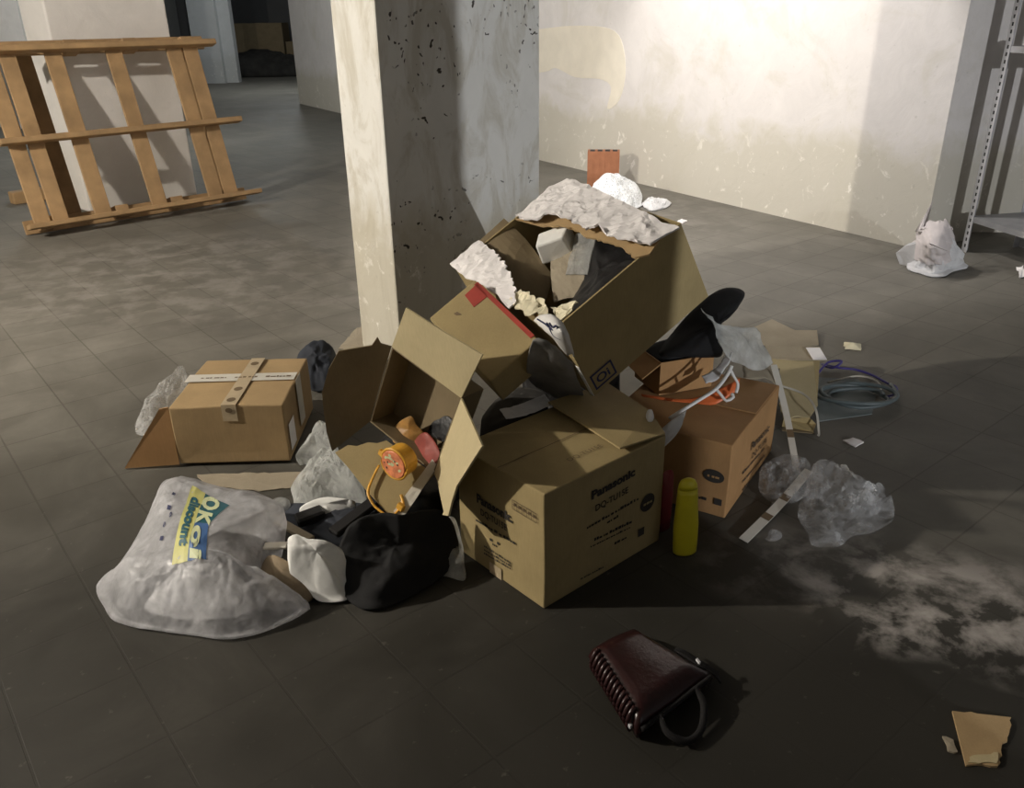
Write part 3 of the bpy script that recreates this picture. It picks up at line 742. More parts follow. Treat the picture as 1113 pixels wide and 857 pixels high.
for v in bm.verts: v.co += V((noise.noise(v.co * 20), noise.noise(v.co * 20 + V((5, 0, 0))), noise.noise(v.co * 20 + V((0, 5, 0))))) * .012
bevel(bm, .008, 2); tag(link('foam_block', bm, M['foam']), 'white foam block inside the largest open carton', 'foam')
bm = sheet([[fO.hit(600, 285, -.09), fO.hit(640, 268, -.07)], [fO.hit(603, 330, -.10), fO.hit(636, 322, -.10)]], 10, 10, .012, 8, .004, 5)
tag(link('card_divider', bm, M['card_grey']), 'grey bent card divider below the white foam block', 'cardboard')
bm = sheet([[fO.hit(628, 256, -.05), fO.hit(652, 252, -.03)], [fO.hit(616, 300, -.08), fO.hit(640, 300, -.08)]], 10, 10, .01, 10, .003, 6)
tag(link('grey_film', bm, M['film_grey']), 'thin grey film between foam block and black sack', 'plastic film')
for i, (pix, off) in enumerate((((556, 322), (566, 318), (582, 326), (594, 338), (588, 346), (572, 342)), .02),) if False else enumerate(((((553, 324), (566, 318), (580, 324), (586, 340), (576, 346), (562, 338)), .022), (((584, 326), (592, 330), (596, 344), (586, 346)), .02), (((598, 338), (628, 331), (618, 344), (606, 352)), .014))):
    pts = on(fO, pix, off - .02); pts = torn(pts, range(len(pts)), .006, .012, 20 + i)
    bm = bmesh.new(); add_slab(bm, pts, .003); rumple(bm, 3, .016, 22, 3 + i)
    tag(link('torn_paper', bm, M['paper_cream']), ('cream torn paper at near rim of the largest open carton, biggest piece', 'narrow cream torn paper strip between two wider cream pieces', 'cream torn paper nearest the printed side of the largest open carton')[i], 'paper')

# --- red label carton
Rr = Matrix(((.763, -.584, -.277), (.349, .733, -.583), (.543, .348, .764)))
OR_ = V((-.0268, 2.191, .378)); XR, YR, ZR = [V(Rr.col[i]) for i in range(3)]; DR = (.181, .315, .1235)
t = thing('labelled_carton', 'flat brown carton with a red label, tilted beside the pillar', 'box', OR_)
bm = bmesh.new(); add_obox(bm, OR_, XR, YR, ZR, 0, DR[0], 0, DR[1], 0, DR[2]); bevel(bm, .005, 2); link('body', bm, M['card_olive'], t)
fZ = Plane(OR_ + ZR * DR[2], XR, YR)
bm = bmesh.new(); add_slab(bm, [fZ.at(.108, .302, .0012), fZ.at(.176, .302, .0012), fZ.at(.176, .29, .0012), fZ.at(.108, .255, .0012)] if False else on(fZ, ((505, 321), (519, 308), (530, 322), (515, 334)), .0015), .0012); o = link('red_label', bm, M['ink_red'], t); tag(o, 'square red label')
bm = bmesh.new(); add_slab(bm, [fZ.at(.168, .02, .0015), fZ.at(.182, .02, .0015), fZ.at(.182, .30, .0015), fZ.at(.168, .30, .0015)], .0012); add_slab(bm, [OR_ + XR * .1818 + ZR * (DR[2] - .012) + YR * .02, OR_ + XR * .1818 + ZR * DR[2] + YR * .02, OR_ + XR * .1818 + ZR * DR[2] + YR * .29, OR_ + XR * .1818 + ZR * (DR[2] - .012) + YR * .29], .001); link('red_tape', bm, M['ink_red'], t)
bm = bmesh.new(); add_slab(bm, on(fZ, ((493, 341), (497, 339), (502, 342), (496, 343)), .0015), .001); link('scuff', bm, M['ink_soft'], t)

# white printed wrapper between the red label carton and big carton
fLB = Plane(OB, YB, ZB)
bl = lambda x, y, o: fLB.hit(x, y, -o)
bm = sheet([[bl(582, 348, .03), bl(588, 343, .02), bl(598, 342, .012), bl(606, 346, .010)], [bl(592, 358, .045), bl(600, 351, .035), bl(608, 350, .022), bl(614, 355, .012)], [bl(603, 368, .05), bl(611, 362, .045), bl(617, 364, .03), bl(620, 370, .012)], [bl(618, 386, .035), bl(621, 384, .03), bl(623, 386, .02), bl(624, 388, .012)]], 15, 15, .004, 16, .003, 21)
t = thing('white_wrapper', 'white wrapper with navy print beside the red label carton', 'wrapper', D(600, 375, 2.1))
link('wrap', bm, M['white_plastic'], t, True)
plw2 = Plane(bl(594, 358, .05), bl(616, 380, .05) - bl(594, 358, .05), bl(606, 350, .04) - bl(594, 358, .05))
bm = bmesh.new()
for pix in (((584, 347), (592, 352), (597, 356), (594, 351)), ((594, 352), (601, 359), (606, 357), (604, 354), (601, 356), (597, 351)), ((597, 357), (602, 365), (609, 369), (603, 366))):
    add_tube(bm, [plw2.hit(x, y, .004) for x, y in pix], .0022, 6, 4)
link('navy_print', bm, M['ink_blue'], t, True)
bm = sheet([[bl(580, 366, .07), bl(592, 366, .05), bl(606, 376, .035), bl(623, 393, .012)], [bl(574, 386, .10), bl(592, 394, .07), bl(610, 402, .045), bl(630, 414, .014)], [bl(574, 404, .10), bl(590, 414, .07), bl(610, 422, .05), bl(634, 428, .014)], [bl(580, 416, .09), bl(596, 426, .06), bl(614, 434, .05), bl(636, 438, .014)]], 21, 18, .012, 13, .003, 22)
tag(link('grey_sack', bm, M['sack_grey'], None, True), 'crumpled grey sack under the white printed wrapper', 'bag')
bm = sheet([[G(543, 447, .358), G(566, 441, .362), G(592, 430, .366)], [G(550, 457, .352), G(572, 453, .353), G(600, 441, .356)]], 14, 6, .006, 25, .002, 8)
tag(link('paper_strip', bm, M['tissue']), 'crumpled white paper strip on front printed carton', 'paper')

heap('black_sack', [V(p) for p in ((.10, 2.46, .20), (.22, 2.40, .22), (.34, 2.52, .24), (.36, 2.66, .30), (.18, 2.74, .30), (.04, 2.62, .26))], 'added black filler darkening the gap under the largest open carton', 'bag', M['black_plastic'], .02, .015, 10, .004, 23)  # added black heap, hides the lit floor in this gap
heap('dark_filler', [V(p) for p in ((-.075, 2.15, .28), (.0, 2.17, .31), (.10, 2.27, .32), (.10, 2.38, .32), (-.0, 2.40, .32), (-.09, 2.27, .29))], 'added dark filler in the gap behind the front printed carton', 'bag', M['heap'], .01, .012, 10, .004, 24)  # added dark heap, covers the bright floor behind the carton
# --- small open carton with black cloth, on the second printed carton
t0 = G(716, 430, .2565); us = (G(790, 417, .2565) - t0).normalized(); vs_ = V((-us.y, us.x, 0)); Rs = Matrix((us, vs_, UP)).transposed()
OS = V((t0.x, t0.y, .2565)); DS = (.20, .17, .115)
t = thing('small_carton', 'small open brown carton stuffed with black cloth', 'box', OS + us * .1 + vs_ * .1)
bm = bmesh.new(); carton_body(bm, OS, Rs, DS, .004, ('z1',)); link('body', bm, M['card_warm'], t)
bm = bmesh.new(); add_slab(bm, [OS + us * .0 + UP * .113, OS + UP * .113 + vs_ * .14, OS + UP * .07 + vs_ * .12 - us * .055, OS + UP * .06 - us * .055 + vs_ * .02], .004); link('side_flap', bm, M['card_warm'], t)
cb = [OS + us * .025 + vs_ * .028 + UP * .10, OS + us * .10 + vs_ * .026 + UP * .108, OS + us * .175 + vs_ * .028 + UP * .105, OS + us * .175 + vs_ * .10 + UP * .12, OS + us * .15 + vs_ * .142 + UP * .13, OS + us * .025 + vs_ * .142 + UP * .11]
bm = drape(cb, .03, .008, 16, OS.z + .012, 12, 5, 2.0, None, 31)
t = thing('black_jacket', 'black cloth bulging out under the largest open carton', 'cloth', OS + us * .1 + vs_ * .08)
link('lower_heap', bm, M['black_cloth'], t, True)
c1 = [(716, 386, 2.50), (732, 360, 2.62), (760, 330, 2.66), (782, 315, 2.70), (799, 313, 2.70), (809, 318, 2.68), (806, 328, 2.66), (793, 344, 2.60), (781, 357, 2.56), (785, 385, 2.52), (770, 389, 2.48), (745, 388, 2.46)]
bm = bmesh.new(); Pf = [D(*c) for c in c1]
ctr = sum(Pf, V((0, 0, 0))) / len(Pf)
O_ = catmull(Pf, 5); n = len(O_); R0 = []
for k in range(8):
    r = 1 - k / 8
    R0.append([bm.verts.new(ctr + (p - ctr) * r + V((.1, -1, .35)).normalized() * (.05 * (1 - r * r) + .022 * crn(p * 1.0 + V((k * .03, 0, 0)), 9) * (1 if 0 < k else .2)) - V((0, 0, 0))) for p in O_])
for k in range(7):
    for i in range(n): bm.faces.new([R0[k][i], R0[k][(i + 1) % n], R0[k + 1][(i + 1) % n], R0[k + 1][i]])
bm.faces.new(R0[-1])
Rk = [bm.verts.new(ctr + (p - ctr) * .8 + V((.02, .09, -.03))) for p in O_]
for i in range(n): bm.faces.new([R0[0][(i + 1) % n], R0[0][i], Rk[i], Rk[(i + 1) % n]])
bm.faces.new(Rk)
link('sleeve', bm, M['black_bag'], t, True)

# --- open carton on its side with splayed flaps
Ro = Matrix(((.743, .332, -.581), (-.577, -.122, -.808), (-.339, .935, .101)))
OO = V((-.427, 2.224, .301)); XO, YO, ZO = [V(Ro.col[i]) for i in range(3)]
t = thing('tipped_carton', 'open brown carton tipped on its side with four splayed flaps', 'box', OO)
bm = bmesh.new(); carton_body(bm, OO - ZO * .10, Ro, (.27, .27, .10), .005, ('z1',)); link('body', bm, M['card_dark'], t)  # dark card paints in the shade inside the carton
A_, B_, C_, D_ = OO + YO * .27, OO + XO * .27 + YO * .27, OO + XO * .27, OO
fOp = Plane(OO, XO, YO)
ft = Plane(A_, XO, YO * .95 + ZO * .25); pts = [A_ + ZO * .002] + [ft.hit(x, y) for x, y in ((441, 335), (482, 361), (524, 386))] + [B_ + ZO * .002]
bm = bmesh.new(); add_slab(bm, pts, .005); o = link('flap', bm, M['card_pale'], t); tag(o, 'pale upper flap catching the light')  # paler card than the other flaps, lamplight put into the colour
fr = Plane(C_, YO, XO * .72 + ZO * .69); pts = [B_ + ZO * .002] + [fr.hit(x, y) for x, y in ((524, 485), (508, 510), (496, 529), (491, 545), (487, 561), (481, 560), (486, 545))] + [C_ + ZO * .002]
bm = bmesh.new(); add_slab(bm, pts, .005); bmesh.ops.triangulate(bm, faces=[f for f in bm.faces if len(f.verts) > 4]); o = link('flap', bm, M['card_pale'], t); tag(o, 'pale pointed flap on the right')  # same pale card, lamplight put into its colour
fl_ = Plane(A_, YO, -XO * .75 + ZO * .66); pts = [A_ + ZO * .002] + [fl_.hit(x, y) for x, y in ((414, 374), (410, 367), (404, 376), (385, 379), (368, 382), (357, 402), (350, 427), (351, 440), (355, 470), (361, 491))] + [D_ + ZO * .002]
bm = bmesh.new(); add_slab(bm, pts, .005); bmesh.ops.triangulate(bm, faces=[f for f in bm.faces if len(f.verts) > 4]); o = link('flap', bm, M['card_dark'], t); tag(o, 'wide shaded flap on the left')  # dark card puts the shade into this flap's colour
fb = Plane(C_, -XO, -YO * .55 + ZO * .83); pts = [fb.hit(x, y) for x, y in ((430, 486), (420, 479), (410, 482), (400, 481), (388, 485), (378, 484), (370, 489), (364, 492), (380, 510), (397, 532), (412, 548), (428, 567))] + [C_ + ZO * .002]
bm = bmesh.new(); add_slab(bm, pts, .005); bmesh.ops.triangulate(bm, faces=[f for f in bm.faces if len(f.verts) > 4]); o = link('flap', bm, M['card_olive'], t); tag(o, 'lower flap under the orange tin')  # olive card dims this flap, shade put into the colour
bm = sheet([[fb.hit(478, 504, .004), fb.hit(434, 570, .004)], [fb.hit(470, 500, .005), fb.hit(428, 556, .006)]], 12, 3, .003, 25, .0015, 5); link('tape', bm, M['tape'], t)

# orange tin with yellow rim, strap
n_t = V((-.55, -.8, .25)).normalized(); ct = fb.hit(428, 505, .08)
pt = Plane(ct, UP.cross(n_t), UP)
def disc(bm, pl, r, z0, z1, seg=32, rx=1.0):
    rings = []
    for rr, z in ((r * .001, z0), (r * .96, z0), (r, z0 + (z1 - z0) * .12), (r, z1 - (z1 - z0) * .12), (r * .96, z1), (r * .001, z1)):
        rings.append([bm.verts.new(pl.at(rr * rx * math.cos(2 * math.pi * k / seg), rr * math.sin(2 * math.pi * k / seg), z)) for k in range(seg)])
    for a, b in zip(rings, rings[1:]):
        for k in range(seg): bm.faces.new([a[k], a[(k + 1) % seg], b[(k + 1) % seg], b[k]])
    bm.faces.new(rings[0]); bm.faces.new(rings[-1])
t = thing('orange_tin', 'round orange patterned tin with yellow rim and strap', 'tin', ct)
bm = bmesh.new(); disc(bm, pt, .046, -.05, -.004); o = link('case', bm, M['gold'], t, False)
bm = bmesh.new(); disc(bm, pt, .042, -.006, .004)
o = link('face', bm, M['salmon'], t, False)
bm = bmesh.new(); r = random.Random(4)
for k in range(14):
    a, rr = r.uniform(0, 6.28), r.uniform(0, .032); add_ellipse(bm, pt, rr * math.cos(a), rr * math.sin(a), r.uniform(.003, .007), r.uniform(.002, .005), .0046, 10, r.uniform(0, 3))
link('pattern', bm, M['logo_cream'], o, flip=False)
bm = bmesh.new(); r = random.Random(9)
for k in range(5):
    a, rr = r.uniform(0, 6.28), r.uniform(.01, .033); add_ellipse(bm, pt, rr * math.cos(a), rr * math.sin(a), r.uniform(.002, .004), r.uniform(.002, .004), .005, 10, r.uniform(0, 3))
link('pattern', bm, M['ink'], o, flip=False)
bm = bmesh.new(); add_tube(bm, [pt.at(.046 * math.cos(a), .046 * math.sin(a), -.002) for a in [k * math.pi / 12 for k in range(24)]], .0045, 8, 1, True); link('rim', bm, M['gold'], t, True)
bm = bmesh.new(); add_tube(bm, [fb.hit(x, y, .012) for x, y in ((412, 506), (405, 520), (400, 534), (403, 544), (410, 553), (424, 562), (432, 556), (438, 549), (436, 538))], .0042, 8, 5, False, .6); link('strap', bm, M['gold'], t, True)
bm = bmesh.new(); q = fb.hit(436, 552, .014); add_obox(bm, q, XO, YO, ZO, -.012, .01, -.008, .012, -.006, .008); q = pt.at(-.055, .016, -.012); add_obox(bm, q, XO, YO, ZO, -.008, .008, -.01, .008, -.006, .006); bevel(bm, .002, 1); link('buckle', bm, M['gold'], t)
heap('amber_packet', [fOp.hit(x, y, o_) for x, y, o_ in ((428, 466, -.05), (445, 453, -.05), (453, 462, -.06), (462, 476, -.07), (446, 492, -.04), (430, 486, -.03))], 'amber patterned packet behind the orange tin', 'packet', M['amber'], .012, .006, 25, .24, 41)
heap('red_pouch', [fOp.hit(x, y, o_) for x, y, o_ in ((450, 482, -.05), (462, 470, -.05), (474, 482, -.04), (478, 498, -.02), (464, 512, -.01), (452, 510, -.02))], 'dark red pouch right of the orange tin', 'pouch', M['maroon_bag'], .012, .004, 18, .22, 42)
heap('black_pouch', [fOp.hit(x, y, o_) for x, y, o_ in ((464, 462, -.10), (474, 450, -.11), (490, 455, -.09), (494, 470, -.07), (480, 480, -.07), (468, 476, -.09))], 'black pouch deepest in the tipped carton', 'pouch', M['black_plastic'], .01, .005, 18, .27, 43)

# ------------------------------------------------------------------ heaps left of the boxes
# white carrier bag
ol = [(106, 640, .02), (124, 668, .012), (141, 677, .01), (170, 684, .008), (198, 689, .008), (246, 693, .008), (284, 687, .008), (319, 673, .008), (335, 662, .012), (329, 653, .035), (303, 649, .045), (281, 627, .08), (289, 584, .11), (308, 556, .13), (277, 536, .13), (241, 531, .13), (206, 521, .13), (180, 524, .13), (168, 543, .12), (154, 578, .09), (125, 620, .04)]
PB_ = [G(*p) for p in ol]
bagbm = drape(PB_, .075, .022, 8, .0, 40, 10, 2.2, G(215, 620, .10), 51, True, 5, .10, .009, 24, (G(215, 572, .165), .19))
for v in bagbm.verts: pass
bagtree = BVHTree.FromBMesh(bagbm)
t = thing('carrier_bag', 'big white plastic carrier bag with printed panel, lying at far left', 'bag', G(215, 640))
t['label'] = 'big translucent white carrier bag with yellow and blue print'
link('film', bagbm, M['bag_white'], t, True)
def bag_top(p, off):
    h = bagtree.ray_cast(V((p.x, p.y, 1.0)), V((0, 0, -1)))[0]
    return V((p.x, p.y, (h.z if h else p.z) + off))
def bag_px(px, py):
    return G(px, py, .165)
def patch(bm, q, off, n=14):
    c = [bag_px(*p) for p in q]
    vs = [[bm.verts.new(bag_top(c[0].lerp(c[1], i / n).lerp(c[3].lerp(c[2], i / n), j / n), off)) for j in range(n + 1)] for i in range(n + 1)]
    for i in range(n):
        for j in range(n): bm.faces.new([vs[i][j], vs[i + 1][j], vs[i + 1][j + 1], vs[i][j + 1]])
def bag_text(bm, s, a, b, hpx, off, bold=.0):
    vs, fs = text_mesh(s, bold); wd_ = max(v.x for v in vs); a, b = V((*a, 0)), V((*b, 0)); e = b - a; L = e.length; e.normalize(); g = V((e.y, -e.x, 0))
    tb = bmesh.new(); tv = [tb.verts.new(v) for v in vs]
    for f in fs: tb.faces.new([tv[i] for i in f])
    bmesh.ops.triangulate(tb, faces=tb.faces)
    for _ in range(1): bmesh.ops.subdivide_edges(tb, edges=list(tb.edges), cuts=1)
    mp = {}
    for v in tb.verts:
        p = a + e * (v.co.x * L / wd_) + g * (v.co.y * hpx / .7); mp[v] = bm.verts.new(bag_top(bag_px(p.x, p.y), off))
    for f in tb.faces: bm.faces.new([mp[v] for v in f.verts])
    tb.free()
bm = sheet([[G(296, 684, .010), G(322, 672, .014), G(337, 662, .018)], [G(298, 678, .016), G(318, 668, .018), G(327, 661, .022)]], 12, 3, .003, 30, .002, 5); link('handle', bm, M['bag_white'], t, True)
bm = sheet([[G(337, 662, .018), G(331, 652, .035), G(304, 648, .05)], [G(327, 661, .022), G(323, 656, .035), G(300, 654, .048)]], 12, 3, .003, 30, .002, 6); link('handle', bm, M['bag_white'], t, True)
bm = bmesh.new(); patch(bm, ((210, 533), (224, 539), (203, 607), (185, 607)), .0015); pan = link('printed_panel', bm, M['logo_yellow'], t, True, False)
bm = bmesh.new(); patch(bm, ((224, 540), (250, 552), (229, 576), (213, 574)), .0015); o2 = link('printed_panel', bm, M['logo_teal'], t, True, False)
bm = bmesh.new(); patch(bm, ((213, 574), (228, 576), (224, 607), (203, 607)), .0015); o3 = link('printed_panel', bm, M['logo_blue'], t, True, False)
bm = bmesh.new(); bag_text(bm, 'discount', (210, 545), (195, 595), 10, .003, .05); link('lettering', bm, M['logo_teal'], pan, False, False)
bm = bmesh.new(); bag_text(bm, 'O', (225, 541), (219, 557), 17, .003, .05); bag_text(bm, 'K', (219, 560), (214, 576), 14, .003, .05); link('lettering', bm, M['logo_cream'], o2, False, False)
bm = bmesh.new(); bag_text(bm, 'oi', (212, 577), (206, 606), 13, .003, .04); link('lettering', bm, M['logo_cream'], o3, False, False)
bm = bmesh.new()
for k, (x, y) in enumerate(((190, 540), (184, 552), (178, 566), (174, 577), (186, 560))):
    bag_text(bm, 'ilsle'[k], (x, y), (x - 2, y + 5), 4, .003, .02)
link('lettering', bm, M['ink_blue'], t, False, False)
# its contents and neighbours
heap('paper_bundle', [G(*p) for p in ((160, 660, .015), (215, 672, .012), (262, 668, .012), (270, 640, .04), (240, 615, .06), (195, 620, .06))], 'crumpled white paper bundle inside the carrier bag', 'paper', M['tissue'], .03, .012, 16, .006, 52)
heap('brown_pouch', [G(*p) for p in ((283, 622, .06), (287, 642, .03), (308, 655, .012), (333, 654, .012), (340, 642, .03), (322, 618, .08), (302, 605, .10), (290, 606, .09))], 'taupe cloth pouch spilling from the carrier bag mouth', 'pouch', M['pouch'], .03, .004, 10, .005, 53)
heap('white_sack', [G(*p) for p in ((313, 588, .16), (319, 584, .165), (336, 589, .16), (362, 593, .15), (374, 602, .12), (372, 620, .08), (376, 640, .03), (373, 652, .012), (350, 652, .012), (338, 636, .05), (319, 616, .10), (315, 600, .14))], 'small knotted white sack beside the taupe pouch', 'bag', M['foam'], .035, .014, 11, .006, 54, amp2=.004, sc2=34)
# black bag
heap('black_bag', [G(*p) for p in ((366, 605, .10), (380, 572, .18), (408, 562, .19), (438, 562, .19), (462, 556, .19), (480, 558, .17), (494, 577, .11), (489, 600, .06), (470, 630, .02), (442, 648, .012), (410, 660, .012), (385, 652, .012), (370, 635, .04))], 'black cloth bag slumped at the front of the pile', 'bag', M['black_bag'], .015, .026, 9, .004, 55, amp2=.008, sc2=24)
heap('clear_bag', [G(*p) for p in ((478, 570, .10), (492, 563, .12), (500, 580, .08), (503, 605, .03), (504, 629, .006), (486, 626, .006), (472, 622, .006), (478, 600, .04))], 'clear plastic bag between black bag and front printed carton', 'bag', M['film_milky'], .015, .012, 18, .003, 56, amp2=.006, sc2=36)
# clear bags by the tipped carton
heap('clear_bag', [G(*p) for p in ((322, 548, .02), (322, 525, .06), (333, 508, .10), (352, 492, .14), (372, 497, .14), (388, 520, .11), (392, 540, .06), (376, 548, .02), (345, 552, .015))], 'crinkled clear plastic bag left of the tipped carton', 'bag', M['film_milky'], .03, .03, 12, .003, 57, amp2=.012, sc2=30, smooth=False, rings=22, per=8)
heap('white_bag', [G(*p) for p in ((326, 500, .02), (325, 490, .06), (338, 474, .10), (350, 460, .14), (360, 470, .14), (362, 490, .10), (345, 500, .03))], 'white plastic bag between taped carton and tipped carton', 'bag', M['film_milky'], .02, .02, 16, .003, 58, amp2=.01, sc2=34, smooth=False, rings=18)
heap('foam_wrap', [G(*p) for p in ((327, 557, .05), (330, 549, .07), (352, 541, .09), (378, 543, .09), (386, 548, .07), (366, 558, .05), (352, 563, .045))], 'flat white foam wrap in front of the crinkled clear bag', 'foam', M['foam'], .008, .004, 16, .02, 59)
def bar(name, a, b, wdt, h, mat, label, cat, up=UP):
    a, b = V(a), V(b); u = b - a; L = u.length; u.normalize(); v = up.cross(u).normalized(); w = u.cross(v)
    bm = bmesh.new(); add_obox(bm, a, u, v, w, 0, L, -wdt / 2, wdt / 2, -h / 2, h / 2); bevel(bm, min(wdt, h) * .2, 1)
    return tag(link(name, bm, mat), label, cat)
bar('plastic_profile', G(362, 580, .06), G(412, 542, .10), .045, .02, M['leather_dark'], 'dark plastic profile propped under the tipped carton flap', 'profile')
bar('black_casing', G(322, 567, .05), G(352, 556, .06), .05, .03, M['black_plastic'], 'short black casing in front of the white foam wrap', 'casing')
bar('wooden_strip', G(301, 566, .06), G(338, 587, .05), .03, .012, M['card_grey'], 'grey wooden strip poking out of the carrier bag mouth', 'strip')
bar('cream_strip', G(287, 594, .10), G(312, 593, .10), .028, .008, M['tape'], 'cream card strip between carrier bag and knotted sack', 'strip')
heap('dark_rags', [G(*p) for p in ((300, 560, .01), (318, 548, .03), (350, 556, .03), (388, 548, .03), (410, 556, .06), (396, 574, .05), (372, 592, .02), (340, 580, .02))], 'dark rags under the black casing and foam wrap', 'cloth', M['navy_cloth'], .02, .012, 12, .002, 60)
heap('silver_wrapper', [G(*p) for p in ((292, 548, .04), (302, 541, .05), (314, 544, .05), (312, 551, .04), (300, 554, .035))], 'shiny grey wrapper between carrier bag and clear bag', 'wrapper', M['film_grey'], .01, .006, 25, .004, 61)
heap('navy_cloth', [G(*p) for p in ((334, 410, .06), (324, 390, .10), (336, 376, .14), (352, 374, .14), (364, 384, .10), (366, 402, .06), (358, 420, .02), (344, 424, .012))], 'dark navy cloth heap behind the taped carton', 'cloth', M['navy_cloth'], .02, .03, 9, .004, 62, amp2=.008, sc2=26)
heap('bubble_wrap', [G(*p) for p in ((148, 470, .01), (150, 455, .04), (160, 435, .08), (176, 418, .12), (192, 404, .16), (200, 398, .17), (196, 420, .12), (180, 446, .05), (165, 470, .01))], 'bubble wrap sheet tucked behind the taped carton', 'plastic film', M['film_bubble'], .01, .02, 16, .004, 63, amp2=.012, sc2=40, smooth=False, rings=20)
scrap('cardboard_scrap', ((368, 378), (385, 358), (397, 352), (398, 376), (388, 382)), 'small cardboard scrap at the pillar foot', 'cardboard', M['card_grey'], .01, .004, .01, 12)

# hidden support under the tipped carton: a black sack partly seen beneath the flaps
heap('black_sack', [V(p) for p in ((-.44, 2.20, .14), (-.28, 2.10, .10), (-.18, 2.24, .10), (-.16, 2.42, .12), (-.24, 2.52, .14), (-.40, 2.44, .16))], 'black sack squashed under the tipped carton', 'bag', M['black_plastic'], .02, .014, 10, .004, 64)

# ------------------------------------------------------------------ right of the boxes
# white bracket, orange hanger, tissue, torn film
t = thing('plastic_bracket', 'white curved plastic bracket with hooked end on the right carton', 'bracket', G(779, 430, .27))
yb = 2.30
path = [D(x, y, z) for x, y, z in ((728, 455, 2.24), (742, 446, 2.27), (758, 436, 2.29), (778, 423, 2.31), (790, 408, 2.34), (795, 398, 2.36))]
bm = bmesh.new(); add_tube(bm, path, .007, 8, 5, False, .7); link('arm', bm, M['white_plastic'], t, True)
bm = bmesh.new(); add_tube(bm, [D(x, y, z) for x, y, z in ((779, 424, 2.31), (784, 430, 2.30), (789.5, 436, 2.29), (797, 432, 2.30), (795, 428, 2.31))], .0055, 8, 2, False, .8); add_tube(bm, [D(x, y, z) for x, y, z in ((794, 402, 2.35), (798, 410, 2.34), (802, 418, 2.33), (800, 427, 2.31))], .005, 8, 3, False, .8); link('hook', bm, M['white_plastic'], t, True)
bm = sheet([[D(697, 430, 2.40), D(724, 434, 2.38), D(748, 435, 2.36), D(776, 427, 2.35), D(804, 412, 2.37)], [D(698, 432, 2.39), D(724, 436.5, 2.37), D(748, 439, 2.35), D(778, 440, 2.32), D(803, 424, 2.35)]], 20, 4, .004, 20, .004, 3)
tag(link('orange_hanger', bm, M['orange'], None, True), 'orange red plastic strip behind the white bracket', 'strip')
bm = sheet([[D(718, 468, 2.21), D(730, 457, 2.22), D(745, 447, 2.25)], [D(722, 486, 2.18), D(734, 474, 2.19), D(741, 462, 2.22)]], 12, 10, .012, 22, .0015, 9)
tag(link('tissue', bm, M['tissue'], None, True), 'white tissue hanging over the gap between printed cartons', 'tissue')
bm = sheet([[D(760, 336, 2.50), D(778, 352, 2.50), D(803, 357, 2.54), D(820, 358, 2.58)], [D(772, 352, 2.47), D(786, 372, 2.46), D(808, 374, 2.50), D(828, 374, 2.54)], [D(782, 377, 2.44), D(790, 392, 2.42), D(822, 404, 2.46), D(838, 396, 2.50)]], 18, 14, .016, 16, .0015, 10)
tag(link('torn_film', bm, M['film_milky'], None, True), 'torn milky film hanging from the black cloth', 'plastic film')
bm = sheet([[D(797, 384, 2.42), D(792, 398, 2.41), D(780, 414, 2.40), D(768, 418, 2.40)], [D(788, 388, 2.44), D(782, 398, 2.43), D(772, 406, 2.43), D(764, 410, 2.43)]], 15, 6, .008, 30, .0015, 11)
tag(link('tissue', bm, M['tissue'], None, True), 'ragged grey tissue above the white bracket', 'tissue')
scrap_b = drape([G(*p) for p in ((703, 448, .37), (709, 447, .37), (710, 455, .37), (704, 456, .37))], .012, .003, 30, .362, 5, 4, seed=12)
tag(link('paper_wad', scrap_b, M['tissue'], None, True), 'tiny pale paper wad on the front carton flap', 'paper')

# flattened carton on the right
t = thing('flattened_carton', 'flattened pale carton lying right of the printed cartons', 'box', G(865, 460))
gb = lambda x, y, z: G(x, y, z)
bm = bmesh.new(); add_slab(bm, torn([gb(838, 390, .10), gb(862, 390, .10), gb(868, 452, .05), gb(852, 456, .05), gb(846, 430, .07)], (2, 3), .004, .02, 1), .006, UP); link('panel', bm, M['card_pale'], t)
bm = bmesh.new(); add_slab(bm, [gb(862, 390, .10), gb(884, 391, .095), gb(889, 440, .055), gb(880, 454, .045), gb(866, 452, .05)], .006, UP); link('panel', bm, M['card_pale'], t)
bm = bmesh.new(); add_slab(bm, [gb(884, 391, .095), gb(891, 392, .07), gb(888, 440, .03), gb(886, 442, .05)], .005, UP); link('fold', bm, M['card_olive'], t)
bm = bmesh.new(); add_slab(bm, [gb(832, 376, .13), gb(891, 377, .13), gb(899, 391, .105), gb(862, 391, .105), gb(838, 389, .105)], .006, UP); link('panel', bm, M['card_grey'], t)
bm = bmesh.new(); add_slab(bm, [gb(852, 455, .048), gb(880, 454, .045), gb(887, 461, .01), gb(884, 470, .008), gb(850, 464, .01)], .005, UP); link('panel', bm, M['card_olive'], t)
bm = bmesh.new(); add_slab(bm, [gb(876, 378, .137), gb(891, 378, .137), gb(899, 391, .110), gb(884, 391, .110)], .002, UP); o = link('white_patch', bm, M['paper'], t); tag(o, 'white corner patch')
bm = bmesh.new(); add_slab(bm, [gb(851, 465, .008), gb(884, 469, .007), gb(885, 471, .006), gb(850, 468, .006)], .004, UP); add_obox(bm, G(862, 425, .0), UP.cross(V((.3, 1, 0))), V((.3, 1, 0)), UP, -.03, .03, 0, .2, .002, .045); link('underside', bm, M['card_dark'], t)
bm = bmesh.new(); add_slab(bm, [G(x, y, z) for x, y, z in ((806, 362, .03), (839, 347, .03), (864, 359, .02), (888, 359, .02), (890, 375, .01), (850, 380, .01), (820, 372, .02))], .005, UP)
tag(link('cardboard_sheet', bm, M['card_grey']), 'greyed cardboard sheet behind the flattened pale carton', 'cardboard')
